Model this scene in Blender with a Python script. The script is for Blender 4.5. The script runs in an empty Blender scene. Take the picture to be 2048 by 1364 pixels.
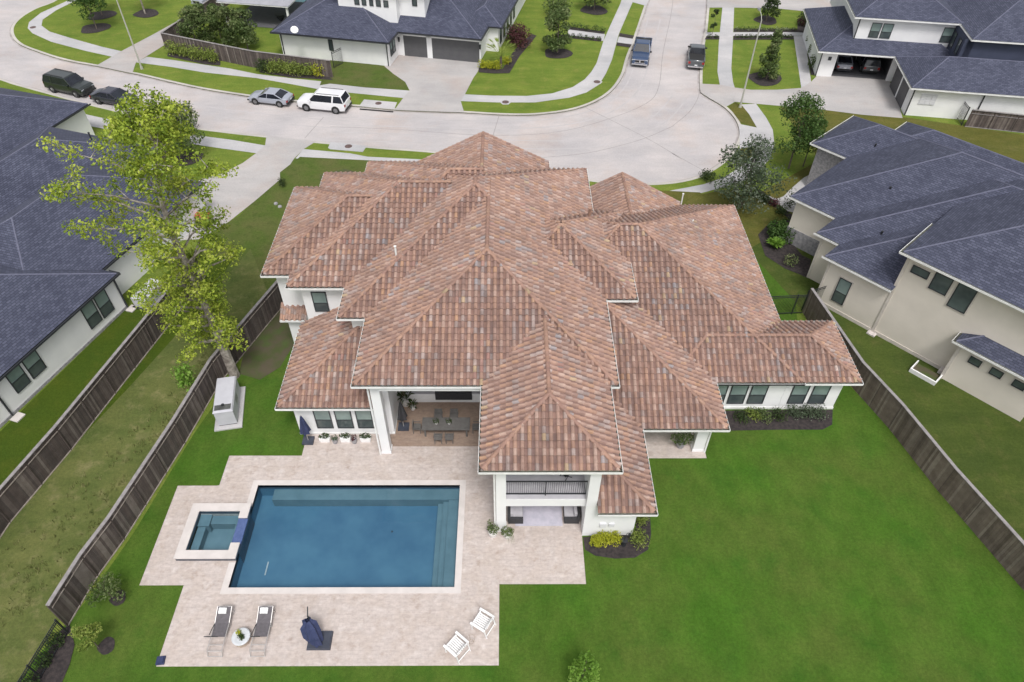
import bpy, bmesh, math, random
from mathutils import Vector, Matrix, noise
from mathutils.geometry import tessellate_polygon

# ------------------------------------------------------------------ camera, sky, sun, exposure
S = bpy.context.scene
COL = S.collection
PW, PH, FPX, CAMH = 2048.0, 1364.0, 1422.95, 36.0
YAW, PITCH, ROLL = math.radians(0.714), math.radians(44.78), math.radians(0.5436)
_f = Vector((math.sin(YAW)*math.cos(PITCH), math.cos(YAW)*math.cos(PITCH), -math.sin(PITCH)))
_r = Vector((math.cos(YAW), -math.sin(YAW), 0)); _u = _r.cross(_f)
_c, _s = math.cos(ROLL), math.sin(ROLL)
AXR, AXU = _c*_r + _s*_u, -_s*_r + _c*_u
cam_d = bpy.data.cameras.new('camera'); cam = bpy.data.objects.new('camera', cam_d); COL.objects.link(cam)
m = Matrix.Identity(4)
for i in range(3):
    m[i][0], m[i][1], m[i][2] = AXR[i], AXU[i], -_f[i]
m[2][3] = CAMH
cam.matrix_world = m
cam_d.sensor_width = 36.0; cam_d.lens = FPX/PW*36.0; cam_d.clip_end = 5000
S.camera = cam

SUN_EL, SUN_AZ = math.radians(60), math.radians(168)      # azimuth the light comes FROM, clockwise from +Y
w = bpy.data.worlds.new('World'); S.world = w; w.use_nodes = True
nt = w.node_tree; nt.nodes.clear()
sky = nt.nodes.new('ShaderNodeTexSky'); sky.sky_type = 'NISHITA'; sky.sun_disc = False
sky.sun_elevation = SUN_EL; sky.sun_rotation = SUN_AZ; sky.dust_density = 4.0; sky.air_density = 1.0; sky.ozone_density = 1.0
hs = nt.nodes.new('ShaderNodeHueSaturation'); hs.inputs['Saturation'].default_value = 0.22
bg = nt.nodes.new('ShaderNodeBackground'); bg.inputs['Strength'].default_value = 0.14
wo = nt.nodes.new('ShaderNodeOutputWorld')
nt.links.new(sky.outputs[0], hs.inputs['Color']); nt.links.new(hs.outputs[0], bg.inputs['Color']); nt.links.new(bg.outputs[0], wo.inputs[0])
sun_d = bpy.data.lights.new('sun', 'SUN'); sun_d.energy = 1.5; sun_d.angle = math.radians(14); sun_d.color = (1, .965, .93)
sun = bpy.data.objects.new('sun', sun_d); COL.objects.link(sun)
sd = Vector((math.sin(SUN_AZ)*math.cos(SUN_EL), math.cos(SUN_AZ)*math.cos(SUN_EL), math.sin(SUN_EL)))
sun.rotation_euler = (-sd).to_track_quat('-Z', 'Y').to_euler()
S.view_settings.view_transform = 'Standard'; S.view_settings.look = 'None'
S.view_settings.exposure = 0.36; S.view_settings.gamma = 1.0

# ------------------------------------------------------------------ survey helpers (photo pixel -> real point at height z)
def at(px, py, z=0.0):
    d = AXR*((px-PW/2)/FPX) - AXU*((py-PH/2)/FPX) + _f
    t = (z-CAMH)/d.z
    return (d.x*t, d.y*t)
def R1(*p): return [(x/2.926, y/2.926) for x, y in p]
def R2(*p): return [(660+x/2.926, y/2.926) for x, y in p]
def R3(*p): return [(1348+x/2.926, y/2.926) for x, y in p]
def G(pts, z=0.0): return [at(x, y, z) for x, y in pts]

# ------------------------------------------------------------------ materials
def new_mat(name):
    mt = bpy.data.materials.new(name); mt.use_nodes = True
    n = mt.node_tree.nodes; l = mt.node_tree.links
    return mt, n, l, n['Principled BSDF']
def N(n, t, **kw):
    x = n.new(t)
    for k, v in kw.items(): setattr(x, k, v)
    return x
def col4(c): return (c[0], c[1], c[2], 1)
def ramp(n, stops, interp='LINEAR'):
    r = n.new('ShaderNodeValToRGB'); e = r.color_ramp; e.interpolation = interp
    while len(e.elements) < len(stops): e.elements.new(.5)
    for el, (p, c) in zip(e.elements, stops): el.position = p; el.color = col4(c)
    return r
def mixc(n, l, a, b, fac, mode='MIX'):
    x = n.new('ShaderNodeMix'); x.data_type = 'RGBA'; x.blend_type = mode
    for sock, v in ((x.inputs[6], a), (x.inputs[7], b)):
        if isinstance(v, tuple): sock.default_value = col4(v)
        else: l.new(v, sock)
    if isinstance(fac, (int, float)): x.inputs[0].default_value = fac
    else: l.new(fac, x.inputs[0])
    return x.outputs[2]
def noise_fac(n, l, scale, detail=3, vec=None, rough=.55, lo=.35, hi=.65, stretch=None):
    tc = n.new('ShaderNodeTexCoord'); v = vec or tc.outputs['Object']
    if stretch:
        mp = n.new('ShaderNodeMapping'); mp.inputs['Scale'].default_value = stretch[:3]
        if len(stretch) > 3: mp.inputs['Rotation'].default_value = (0, 0, stretch[3])
        l.new(v, mp.inputs[0]); v = mp.outputs[0]
    t = n.new('ShaderNodeTexNoise'); t.inputs['Scale'].default_value = scale; t.inputs['Detail'].default_value = detail; t.inputs['Roughness'].default_value = rough
    l.new(v, t.inputs['Vector'])
    mr = n.new('ShaderNodeMapRange'); mr.inputs[1].default_value = lo; mr.inputs[2].default_value = hi
    l.new(t.outputs[0], mr.inputs[0]); return mr.outputs[0]
def bump(n, l, b, h, strength=.3, dist=.02):
    x = n.new('ShaderNodeBump'); x.inputs['Strength'].default_value = strength; x.inputs['Distance'].default_value = dist
    l.new(h, x.inputs['Height']); l.new(x.outputs[0], b.inputs['Normal'])
def pmat(name, c, c2=None, scale=1.5, rough=.8, metal=0, bscale=None, bstr=.2, spec=None, c3=None, scale3=.2, coat=0):
    mt, n, l, b = new_mat(name)
    b.inputs['Roughness'].default_value = rough; b.inputs['Metallic'].default_value = metal
    if coat: b.inputs['Coat Weight'].default_value = coat; b.inputs['Coat Roughness'].default_value = .05
    if spec is not None: b.inputs['Specular IOR Level'].default_value = spec
    if c2 is None: c2 = tuple(x*.86 for x in c)
    o = mixc(n, l, c, c2, noise_fac(n, l, scale))
    if c3: o = mixc(n, l, o, c3, noise_fac(n, l, scale3, 4, lo=.5, hi=.75))
    l.new(o, b.inputs['Base Color'])
    if bscale: bump(n, l, b, noise_fac(n, l, bscale, 2, lo=0, hi=1), bstr)
    return mt
def cell_mat(name, stops, rough=.8, clump=.35, streak=None, mul=None, interp='CONSTANT'):
    """colour chosen per UV cell (a tile, a board), clumped a little"""
    mt, n, l, b = new_mat(name); b.inputs['Roughness'].default_value = rough
    uv = n.new('ShaderNodeUVMap')
    wn = n.new('ShaderNodeTexWhiteNoise'); wn.noise_dimensions = '2D'; l.new(uv.outputs[0], wn.inputs['Vector'])
    t = n.new('ShaderNodeTexNoise'); t.inputs['Scale'].default_value = .16; t.inputs['Detail'].default_value = 3; l.new(uv.outputs[0], t.inputs['Vector'])
    mr = n.new('ShaderNodeMapRange'); mr.inputs[1].default_value = .3; mr.inputs[2].default_value = .7; l.new(t.outputs[0], mr.inputs[0])
    mx = n.new('ShaderNodeMix'); mx.data_type = 'FLOAT'; mx.inputs[0].default_value = clump
    l.new(wn.outputs[0], mx.inputs[2]); l.new(mr.outputs[0], mx.inputs[3])
    r = ramp(n, stops, interp); l.new(mx.outputs[0], r.inputs[0]); o = r.outputs[0]
    sub = noise_fac(n, l, 9, 3, lo=.3, hi=.7); o = mixc(n, l, o, mixc(n, l, o, (.55, .5, .5), 1.0, 'MULTIPLY'), sub) if False else o
    g = mixc(n, l, (.82, .8, .8), (1.1, 1.1, 1.1), noise_fac(n, l, 2.2, 4, stretch=streak or (1, 1, 1)))
    o = mixc(n, l, o, g, 1.0, 'MULTIPLY')
    o = mixc(n, l, o, mixc(n, l, (.82, .79, .76), (1.05, 1.0, .945), noise_fac(n, l, .33, 5, rough=.65)), 1.0, 'MULTIPLY')
    l.new(o, b.inputs['Base Color']); return mt
M = {}
M['tile'] = cell_mat('clay_tile', [(0, (.33, .222, .185)), (.18, (.38, .245, .19)), (.30, (.35, .24, .205)), (.40, (.29, .195, .17)),
    (.50, (.42, .31, .27)), (.60, (.35, .23, .185)), (.70, (.31, .258, .25)), (.76, (.41, .26, .175)), (.80, (.41, .345, .335)), (.845, (.31, .30, .325)), (.875, (.45, .35, .235)), (.895, (.34, .205, .18)), (.965, (.55, .46, .43))], clump=.3, rough=.75)
M['pan'] = cell_mat('tile_pan', [(0, (.21, .135, .12)), (.3, (.25, .16, .135)), (.6, (.19, .13, .12)), (.85, (.22, .19, .19))], clump=.3, rough=.85)  # pans darker than the barrels: dirt plus valley shadow put into the colour
M['cap'] = cell_mat('ridge_cap_tile', [(0, (.30, .19, .155)), (.4, (.34, .215, .165)), (.65, (.27, .17, .145)), (.8, (.38, .25, .19)), (.93, (.37, .29, .19))], clump=.2, rough=.75)
M['wood'] = cell_mat('weathered_board', [(0, (.075, .063, .062)), (.35, (.13, .11, .107)), (.5, (.09, .073, .07)), (.66, (.19, .17, .16)), (.78, (.11, .09, .085)), (.9, (.28, .255, .245))], clump=.3, rough=.9)
M['wood_brown'] = cell_mat('brown_board', [(0, (.13, .105, .09)), (.3, (.20, .165, .145)), (.5, (.16, .13, .115)), (.66, (.27, .235, .21)), (.8, (.18, .15, .13)), (.9, (.36, .33, .305))], clump=.45, rough=.9)
M['wood_top'] = pmat('weathered_rail', (.29, .27, .27), (.21, .195, .195), 3, .9)
M['gap'] = pmat('tile_gap_shade', (.10, .07, .06), None, 2, .95)  # shadow line under each tile course, painted dark on the riser faces
M['rail_new'] = pmat('pale_rail', (.40, .35, .31), (.27, .23, .2), 3, .9)
def shingle(name, base, hi):
    mt, n, l, b = new_mat(name); b.inputs['Roughness'].default_value = .85
    uv = n.new('ShaderNodeUVMap')
    br = n.new('ShaderNodeTexBrick'); br.inputs['Scale'].default_value = 1; br.inputs['Brick Width'].default_value = .34; br.inputs['Row Height'].default_value = .17
    br.inputs['Mortar Size'].default_value = .018; br.offset = .5
    br.inputs['Color1'].default_value = col4(base); br.inputs['Color2'].default_value = col4(hi); br.inputs['Mortar'].default_value = col4(tuple(x*.6 for x in base)); br.inputs['Bias'].default_value = -.1
    l.new(uv.outputs[0], br.inputs['Vector'])
    o = mixc(n, l, br.outputs[0], mixc(n, l, (.86, .86, .88), (1.14, 1.13, 1.1), noise_fac(n, l, .5, 5)), 1, 'MULTIPLY')
    l.new(o, b.inputs['Base Color']); bump(n, l, b, br.outputs[1], .5, -.02)
    return mt
M['shingle'] = shingle('asphalt_shingle', (.044, .050, .084), (.082, .090, .138))
M['shingle_ridge'] = pmat('shingle_ridge', (.125, .13, .185), (.10, .105, .155), 3, .85)
M['stucco'] = pmat('white_stucco', (.80, .80, .80), (.74, .74, .75), .6, .9, bscale=30, bstr=.05)
M['cream'] = pmat('cream_stucco', (.70, .645, .575), (.64, .59, .525), .5, .9, bscale=30, bstr=.05)
M['cream_trim'] = pmat('cream_trim', (.62, .57, .52), None, 2, .8)
M['ltgrey'] = pmat('grey_white_brick', (.66, .66, .69), (.58, .58, .61), .7, .9)
M['trim'] = pmat('white_trim', (.80, .80, .79), None, 2, .6)
M['gutter'] = pmat('gutter_inside', (.10, .105, .08), (.05, .05, .045), 1.5, .9)
M['dark'] = pmat('black_metal', (.022, .024, .028), None, 2, .5)
M['frame'] = pmat('bronze_frame', (.035, .038, .045), None, 2, .45)
M['stone'] = pmat('grey_stone', (.36, .35, .36), (.22, .215, .23), 5, .9, bscale=6, bstr=.6)
def glass(name, c, c2):
    mt, n, l, b = new_mat(name); b.inputs['Roughness'].default_value = .08; b.inputs['Specular IOR Level'].default_value = .6
    l.new(mixc(n, l, c, c2, noise_fac(n, l, .9, 2)), b.inputs['Base Color']); return mt
M['blind'] = glass('glass_over_blind', (.24, .31, .29), (.17, .23, .22))
M['pane'] = glass('dark_glass', (.055, .07, .075), (.09, .11, .11))
M['pane_green'] = glass('screened_glass', (.10, .13, .125), (.065, .085, .085))
M['autoglass'] = glass('car_glass', (.012, .014, .02), (.02, .024, .034))
def concrete(name, c, c2, stain, jx=None, ang=0):
    mt, n, l, b = new_mat(name); b.inputs['Roughness'].default_value = .85
    o = mixc(n, l, c, c2, noise_fac(n, l, .18, 5, stretch=(1, 1, 1)))
    o = mixc(n, l, o, stain, noise_fac(n, l, .12, 6, lo=.50, hi=.80, rough=.68))
    o = mixc(n, l, o, mixc(n, l, (.86, .86, .87), (1.06, 1.05, 1.05), noise_fac(n, l, .5, 6, rough=.7, stretch=(.35, 1, 1, .2))), .8, 'MULTIPLY')
    o = mixc(n, l, o, mixc(n, l, (.93, .93, .93), (1.04, 1.04, 1.04), noise_fac(n, l, 7, 4)), 1, 'MULTIPLY')
    l.new(o, b.inputs['Base Color']); return mt
M['road'] = concrete('road_concrete', (.49, .455, .445), (.41, .39, .395), (.44, .355, .31))
M['tyre'] = pmat('tyre_mark', (.39, .37, .37), (.45, .425, .43), .6, .9)
M['walk'] = concrete('walk_concrete', (.49, .475, .475), (.41, .41, .42), (.32, .315, .325))
M['drive'] = concrete('drive_concrete', (.44, .42, .41), (.375, .36, .355), (.41, .335, .295))
M['kerb'] = concrete('kerb_concrete', (.54, .51, .46), (.42, .40, .37), (.30, .28, .26))
M['joint'] = pmat('joint_tar', (.25, .235, .23), (.33, .31, .30), 2, .95)
M['gutter_dirt'] = pmat('gutter_dirt', (.30, .27, .26), (.42, .39, .38), .8, .95)
def grass(name, a, b2, c3, sc=.35, stripes=None):
    mt, n, l, b = new_mat(name); b.inputs['Roughness'].default_value = .95; b.inputs['Specular IOR Level'].default_value = .1
    o = mixc(n, l, a, b2, noise_fac(n, l, sc, 6, rough=.6))
    o = mixc(n, l, o, c3, noise_fac(n, l, sc*2.3, 5, lo=.52, hi=.78, rough=.62))
    if stripes: o = mixc(n, l, o, mixc(n, l, (.82, .86, .8), (1.12, 1.08, 1.1), noise_fac(n, l, .8, 5, stretch=stripes, rough=.7)), 1, 'MULTIPLY')
    o = mixc(n, l, o, mixc(n, l, (.6, .63, .6), (1.38, 1.33, 1.28), noise_fac(n, l, 6, 7, lo=.25, hi=.75, rough=.85)), 1, 'MULTIPLY')
    l.new(o, b.inputs['Base Color']); bump(n, l, b, noise_fac(n, l, 14, 5, lo=0, hi=1, rough=.8), .8, .06); return mt
M['grass_back'] = grass('grass_back', (.056, .132, .015), (.082, .126, .024), (.042, .112, .014), .22, (1, .55, 1))
M['grass_front'] = grass('grass_front', (.155, .205, .038), (.115, .175, .03), (.195, .215, .055), .35, (.3, 1, 1))
M['grass_side'] = grass('grass_side', (.075, .115, .024), (.105, .115, .04), (.055, .085, .02), .45)
M['grass_dark'] = grass('grass_dark', (.060, .092, .010), (.045, .080, .010), (.078, .098, .014), .3)
M['grass_dull'] = grass('grass_dull', (.070, .098, .022), (.055, .082, .020), (.095, .105, .033), .4, (.25, 1, 1, .8))
M['grass_dry'] = grass('grass_dry', (.13, .145, .05), (.09, .12, .036), (.215, .20, .10), .4, (.3, 1, 1, 1.0))
M['grass_olive'] = grass('grass_olive', (.12, .115, .030), (.09, .10, .026), (.15, .13, .05), .4, (.3, 1, 1, 1.0))
M['mulch'] = pmat('mulch', (.022, .018, .019), (.048, .038, .037), 5, .98, bscale=14, bstr=.8)
M['soil'] = pmat('bare_soil', (.085, .07, .045), (.06, .075, .022), 1.0, .98, c3=(.06, .10, .02), scale3=.9)
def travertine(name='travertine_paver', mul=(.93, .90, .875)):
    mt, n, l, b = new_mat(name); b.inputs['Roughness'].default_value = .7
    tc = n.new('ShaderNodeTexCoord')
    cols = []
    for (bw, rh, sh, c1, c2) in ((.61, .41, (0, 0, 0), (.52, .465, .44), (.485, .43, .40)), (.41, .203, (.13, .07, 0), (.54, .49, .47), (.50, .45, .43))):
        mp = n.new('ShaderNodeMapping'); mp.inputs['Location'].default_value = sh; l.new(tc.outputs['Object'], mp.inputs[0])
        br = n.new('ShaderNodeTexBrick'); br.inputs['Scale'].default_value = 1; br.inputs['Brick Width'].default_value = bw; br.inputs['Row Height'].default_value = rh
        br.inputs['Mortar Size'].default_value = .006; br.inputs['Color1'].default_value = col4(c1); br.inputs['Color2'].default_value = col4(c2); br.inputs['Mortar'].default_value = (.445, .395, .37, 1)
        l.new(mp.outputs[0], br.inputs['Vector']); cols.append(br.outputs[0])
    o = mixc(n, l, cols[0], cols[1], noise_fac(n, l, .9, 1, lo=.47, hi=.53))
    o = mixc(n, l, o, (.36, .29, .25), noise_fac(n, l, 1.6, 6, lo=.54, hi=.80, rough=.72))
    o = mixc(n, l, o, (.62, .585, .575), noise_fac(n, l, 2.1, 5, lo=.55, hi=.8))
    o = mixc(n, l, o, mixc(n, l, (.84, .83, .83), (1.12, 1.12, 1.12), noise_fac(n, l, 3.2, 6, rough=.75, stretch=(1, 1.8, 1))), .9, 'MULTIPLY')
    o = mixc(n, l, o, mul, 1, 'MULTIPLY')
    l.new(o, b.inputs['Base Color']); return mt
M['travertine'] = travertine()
M['travertine_shaded'] = travertine('porch_shade_travertine', (.55, .45, .37))  # shade under the porch roof, put into the stone colour as brown
M['coping'] = pmat('coping', (.60, .555, .535), (.53, .49, .47), 1.2, .7)
M['plaster'] = pmat('pool_plaster', (.11, .215, .295), (.075, .16, .245), .5, .6)
M['ledge'] = pmat('pool_ledge_plaster', (.19, .26, .285), (.15, .215, .24), 1.0, .6)
M['pool_tile'] = pmat('waterline_tile', (.06, .075, .10), (.035, .045, .07), 8, .3)
M['blue_tile'] = pmat('spillway_tile', (.09, .13, .28), (.065, .10, .23), 6, .25)
def water():
    mt, n, l, b = new_mat('water'); n.remove(b); out = n['Material Output']
    tr = n.new('ShaderNodeBsdfTransparent'); tr.inputs[0].default_value = (.72, .86, .93, 1)
    gl = n.new('ShaderNodeBsdfGlossy'); gl.inputs['Roughness'].default_value = .04
    fr = n.new('ShaderNodeFresnel'); fr.inputs[0].default_value = 1.33
    mx = n.new('ShaderNodeMixShader'); bp = n.new('ShaderNodeBump'); bp.inputs['Strength'].default_value = .12; bp.inputs['Distance'].default_value = .02
    h = noise_fac(n, l, 2.4, 3, lo=0, hi=1)
    l.new(h, bp.inputs['Height']); l.new(bp.outputs[0], gl.inputs['Normal']); l.new(bp.outputs[0], fr.inputs['Normal'])
    l.new(fr.outputs[0], mx.inputs[0]); l.new(tr.outputs[0], mx.inputs[1]); l.new(gl.outputs[0], mx.inputs[2]); l.new(mx.outputs[0], out.inputs[0]); return mt
M['water'] = water()
def leafm(name, stops):
    mt, n, l, b = new_mat(name); b.inputs['Roughness'].default_value = .6; b.inputs['Specular IOR Level'].default_value = .25
    uv = n.new('ShaderNodeUVMap'); wn = n.new('ShaderNodeTexWhiteNoise'); wn.noise_dimensions = '2D'; l.new(uv.outputs[0], wn.inputs['Vector'])
    mx = n.new('ShaderNodeMix'); mx.data_type = 'FLOAT'; mx.inputs[0].default_value = .5
    l.new(wn.outputs[0], mx.inputs[2]); l.new(noise_fac(n, l, .55, 3), mx.inputs[3])
    r = ramp(n, stops); l.new(mx.outputs[0], r.inputs[0]); l.new(r.outputs[0], b.inputs['Base Color'])
    out = n['Material Output']; tl = n.new('ShaderNodeBsdfTranslucent'); l.new(r.outputs[0], tl.inputs[0])
    ms = n.new('ShaderNodeMixShader'); ms.inputs[0].default_value = .3; l.new(b.outputs[0], ms.inputs[1]); l.new(tl.outputs[0], ms.inputs[2]); l.new(ms.outputs[0], out.inputs[0])
    return mt
M['leaf_lime'] = leafm('leaf_lime', [(.0, (.07, .11, .015)), (.3, (.17, .25, .028)), (.6, (.36, .44, .05)), (.85, (.50, .54, .11)), (1, (.56, .58, .22))])
M['leaf_oak'] = leafm('leaf_oak', [(.1, (.035, .07, .016)), (.5, (.06, .12, .025)), (.9, (.115, .18, .05))])
M['leaf_grey'] = leafm('leaf_grey', [(.1, (.05, .075, .04)), (.5, (.085, .12, .065)), (.9, (.20, .22, .18))])
M['leaf_mag'] = leafm('leaf_magnolia', [(.1, (.045, .075, .02)), (.5, (.10, .15, .045)), (.85, (.22, .25, .11)), (1, (.34, .33, .2))])
M['leaf_dark'] = leafm('leaf_dark', [(.1, (.025, .045, .014)), (.5, (.05, .08, .024)), (.9, (.09, .12, .045))])
M['leaf_yellow'] = leafm('leaf_yellow', [(.1, (.22, .26, .02)), (.5, (.40, .42, .03)), (.9, (.55, .52, .06))])
M['leaf_shrub'] = leafm('leaf_shrub', [(.1, (.11, .16, .03)), (.5, (.20, .26, .05)), (.9, (.32, .35, .10))])
M['leaf_fresh'] = leafm('leaf_fresh', [(.1, (.09, .18, .02)), (.5, (.16, .30, .04)), (.9, (.28, .40, .09))])
M['leaf_red'] = leafm('leaf_red', [(.1, (.06, .022, .028)), (.5, (.11, .04, .045)), (.9, (.16, .08, .07))])
M['leaf_white'] = leafm('leaf_white', [(.1, (.05, .09, .02)), (.6, (.12, .16, .05)), (.8, (.55, .55, .45)), (1, (.75, .72, .65))])
M['bark'] = pmat('pale_bark', (.40, .36, .32), (.13, .11, .095), 3, .9)
M['bark_brown'] = pmat('brown_bark', (.16, .13, .11), (.10, .08, .07), 3, .9)
M['white_paint'] = pmat('white_paint', (.82, .82, .82), (.78, .78, .78), 3, .5)
M['navy'] = pmat('navy_canvas', (.022, .032, .085), (.035, .045, .11), 4, .85)
M['navy_plastic'] = pmat('slate_plastic', (.055, .062, .085), (.04, .046, .066), 3, .5)
M['sling'] = pmat('sling_mesh', (.115, .105, .115), (.09, .082, .09), 6, .8)
M['alu'] = pmat('brushed_alu', (.58, .56, .55), (.5, .48, .47), 6, .35, .6)
M['grey_metal'] = pmat('grey_enclosure', (.50, .50, .54), (.45, .45, .49), 1.5, .55)
M['ac'] = pmat('pale_jacket', (.60, .60, .63), (.52, .52, .56), 1.5, .6)
M['ctable'] = pmat('table_stone', (.58, .60, .63), (.48, .5, .52), 4, .6)
M['drift'] = pmat('driftwood', (.42, .35, .28), (.30, .24, .2), 4, .85)
M['outdoor_grey'] = pmat('grey_teak', (.13, .125, .12), (.10, .095, .09), 4, .7)
M['wicker'] = pmat('dark_wicker', (.045, .045, .05), (.03, .03, .034), 12, .8)
M['cushion'] = pmat('grey_cushion', (.46, .45, .48), (.40, .39, .42), 2, .9)
M['rug'] = pmat('lilac_rug', (.50, .48, .55), (.42, .41, .48), 3, .95)
M['steel'] = pmat('steel', (.42, .42, .43), (.34, .34, .35), 3, .3, .8)
M['terracotta'] = pmat('white_pot', (.72, .70, .68), (.6, .58, .56), 3, .7)
M['garage_door'] = pmat('garage_door', (.095, .095, .10), (.085, .085, .092), 2, .6)
M['rubber'] = pmat('rubber', (.02, .02, .021), None, 3, .85)
M['rim'] = pmat('rim', (.16, .16, .17), (.28, .28, .29), 3, .35, .7)
M['lampglass'] = pmat('headlamp', (.62, .64, .68), None, 3, .15)
M['tail'] = pmat('tail_lamp', (.30, .02, .02), None, 3, .2)
M['plate'] = pmat('plate', (.75, .76, .78), None, 3, .5)
M['chrome'] = pmat('chrome', (.70, .71, .74), (.6, .6, .62), 3, .15, .9)
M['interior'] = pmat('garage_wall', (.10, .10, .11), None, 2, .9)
M['pole'] = pmat('pole_concrete', (.42, .42, .37), (.36, .36, .31), 3, .8)
M['iron'] = pmat('iron', (.13, .085, .08), (.09, .06, .055), 8, .8)
M['metal_roof'] = pmat('ribbed_metal_roof', (.34, .34, .37), (.28, .28, .31), 1, .5)
def carpaint(name, c): return pmat(name, c, tuple(x*.93 for x in c), .7, .3, .15, coat=.8)

# ------------------------------------------------------------------ mesh builder
class MB:
    def __init__(s): s.v = []; s.f = []; s.mi = []; s.uv = []; s.T = None
    def P(s, p):
        p = Vector(p); return tuple(s.T @ p) if s.T is not None else tuple(p)
    def face(s, pts, mi=0, uv=None):
        k = len(s.v); s.v += [s.P(p) for p in pts]; s.f.append(tuple(range(k, k+len(pts)))); s.mi.append(mi); s.uv.append(uv or [(0.5, 0.5)]*len(pts)); return s
    def box(s, x0, x1, y0, y1, z0, z1, mi=0, uv=None):
        a = [(x0, y0, z0), (x1, y0, z0), (x1, y1, z0), (x0, y1, z0), (x0, y0, z1), (x1, y0, z1), (x1, y1, z1), (x0, y1, z1)]
        return s.hexa(a, mi, uv)
    def hexa(s, a, mi=0, uv=None):
        k = len(s.v); s.v += [s.P(p) for p in a]
        for q in ((3, 2, 1, 0), (4, 5, 6, 7), (0, 1, 5, 4), (1, 2, 6, 5), (2, 3, 7, 6), (3, 0, 4, 7)):
            s.f.append(tuple(k+i for i in q)); s.mi.append(mi); s.uv.append([uv or (0.5, 0.5)]*4)
        return s
    def tube(s, p0, p1, r0, r1=None, n=8, mi=0, caps=True):
        r1 = r0 if r1 is None else r1; p0 = Vector(p0); p1 = Vector(p1); d = (p1-p0)
        if d.length < 1e-6: return s
        d.normalize(); a = d.orthogonal().normalized(); b = d.cross(a)
        k = len(s.v)
        for i in range(n):
            t = 2*math.pi*i/n; o = a*math.cos(t)+b*math.sin(t)
            s.v.append(s.P(p0+o*r0)); s.v.append(s.P(p1+o*r1))
        for i in range(n):
            j = (i+1) % n; s.f.append((k+2*i, k+2*j, k+2*j+1, k+2*i+1)); s.mi.append(mi); s.uv.append([(0.5, 0.5)]*4)
        if caps:
            s.f.append(tuple(k+2*i+1 for i in range(n))); s.mi.append(mi); s.uv.append([(0.5, 0.5)]*n)
            s.f.append(tuple(k+2*i for i in reversed(range(n)))); s.mi.append(mi); s.uv.append([(0.5, 0.5)]*n)
        return s
    def path(s, pts, r0, r1=None, n=6, mi=0):
        r1 = r0 if r1 is None else r1; m_ = len(pts)-1
        for i in range(m_): s.tube(pts[i], pts[i+1], r0+(r1-r0)*i/m_, r0+(r1-r0)*(i+1)/m_, n, mi)
        return s
    def bar(s, p0, p1, w_, h, mi=0, uv=None):
        p0 = Vector(p0); p1 = Vector(p1); d = (p1-p0).normalized(); up = Vector((0, 0, 1)) if abs(d.z) < .95 else Vector((0, 1, 0))
        a = d.cross(up).normalized()*(w_/2); b = a.cross(d).normalized()*(h/2)
        return s.hexa([p0-a-b, p0+a-b, p1+a-b, p1-a-b, p0-a+b, p0+a+b, p1+a+b, p1-a+b], mi, uv)
    def lathe(s, prof, c=(0, 0, 0), n=14, mi=0):
        for (r0, z0), (r1, z1) in zip(prof, prof[1:]):
            for i in range(n):
                a, b = 2*math.pi*i/n, 2*math.pi*(i+1)/n
                q = [(c[0]+r0*math.cos(a), c[1]+r0*math.sin(a), c[2]+z0), (c[0]+r0*math.cos(b), c[1]+r0*math.sin(b), c[2]+z0),
                     (c[0]+r1*math.cos(b), c[1]+r1*math.sin(b), c[2]+z1), (c[0]+r1*math.cos(a), c[1]+r1*math.sin(a), c[2]+z1)]
                if r0 < 1e-4: q = q[1:]
                elif r1 < 1e-4: q = q[:3]
                s.face(q, mi)
        return s
    def obj(s, name, mats, parent=None, smooth=False, clips=()):
        me = bpy.data.meshes.new(name); me.from_pydata(s.v, [], s.f)
        for mt in (mats if isinstance(mats, (list, tuple)) else [mats]): me.materials.append(M[mt] if isinstance(mt, str) else mt)
        me.polygons.foreach_set('material_index', s.mi)
        ul = me.uv_layers.new(name='UVMap'); fl = []
        for q in s.uv:
            for c in q: fl += [c[0], c[1]]
        ul.data.foreach_set('uv', fl)
        if smooth: me.polygons.foreach_set('use_smooth', [True]*len(me.polygons))
        me.update()
        if clips:
            bm = bmesh.new(); bm.from_mesh(me)
            for co, no in clips:
                bmesh.ops.bisect_plane(bm, geom=bm.verts[:]+bm.edges[:]+bm.faces[:], plane_co=co, plane_no=no, clear_outer=True)
            bm.to_mesh(me); bm.free()
        o = bpy.data.objects.new(name, me); COL.objects.link(o)
        if parent is not None: put(o, parent)
        return o
ORG = {}                                             # frame of each empty whose children are built in world coordinates
def put(o, parent):
    o.parent = parent
    if parent.name in ORG: o.matrix_parent_inverse = ORG[parent.name]
def tag(o, label=None, cat=None, group=None, kind=None):
    if label: o['label'] = label
    if cat: o['category'] = cat
    if group: o['group'] = group
    if kind: o['kind'] = kind
    return o
def thing(name, label, cat, loc=(0, 0, 0), rz=0.0, group=None, world=False):
    o = bpy.data.objects.new(name, None); COL.objects.link(o); o.empty_display_size = .2
    o.location = loc; o.rotation_euler = (0, 0, rz); tag(o, label, cat, group)
    if world: ORG[o.name] = (Matrix.Translation(loc) @ Matrix.Rotation(rz, 4, 'Z')).inverted()
    return o
def kids(o): return [c for c in COL.objects if c.parent == o]
def copy_tree(o, label=None, loc=None, rz=None, group=None):
    def rec(s, par):
        c = s.copy(); COL.objects.link(c)
        if par is not None: c.parent = par
        for ch in kids_map.get(s.name, []): rec(ch, c)
        return c
    kids_map = {}
    for q in COL.objects:
        if q.parent: kids_map.setdefault(q.parent.name, []).append(q)
    r = rec(o, None)
    if label: r['label'] = label
    if group: r['group'] = group
    if loc is not None: r.location = loc
    if rz is not None: r.rotation_euler = (0, 0, rz)
    return r
SHN = [0]
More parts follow.
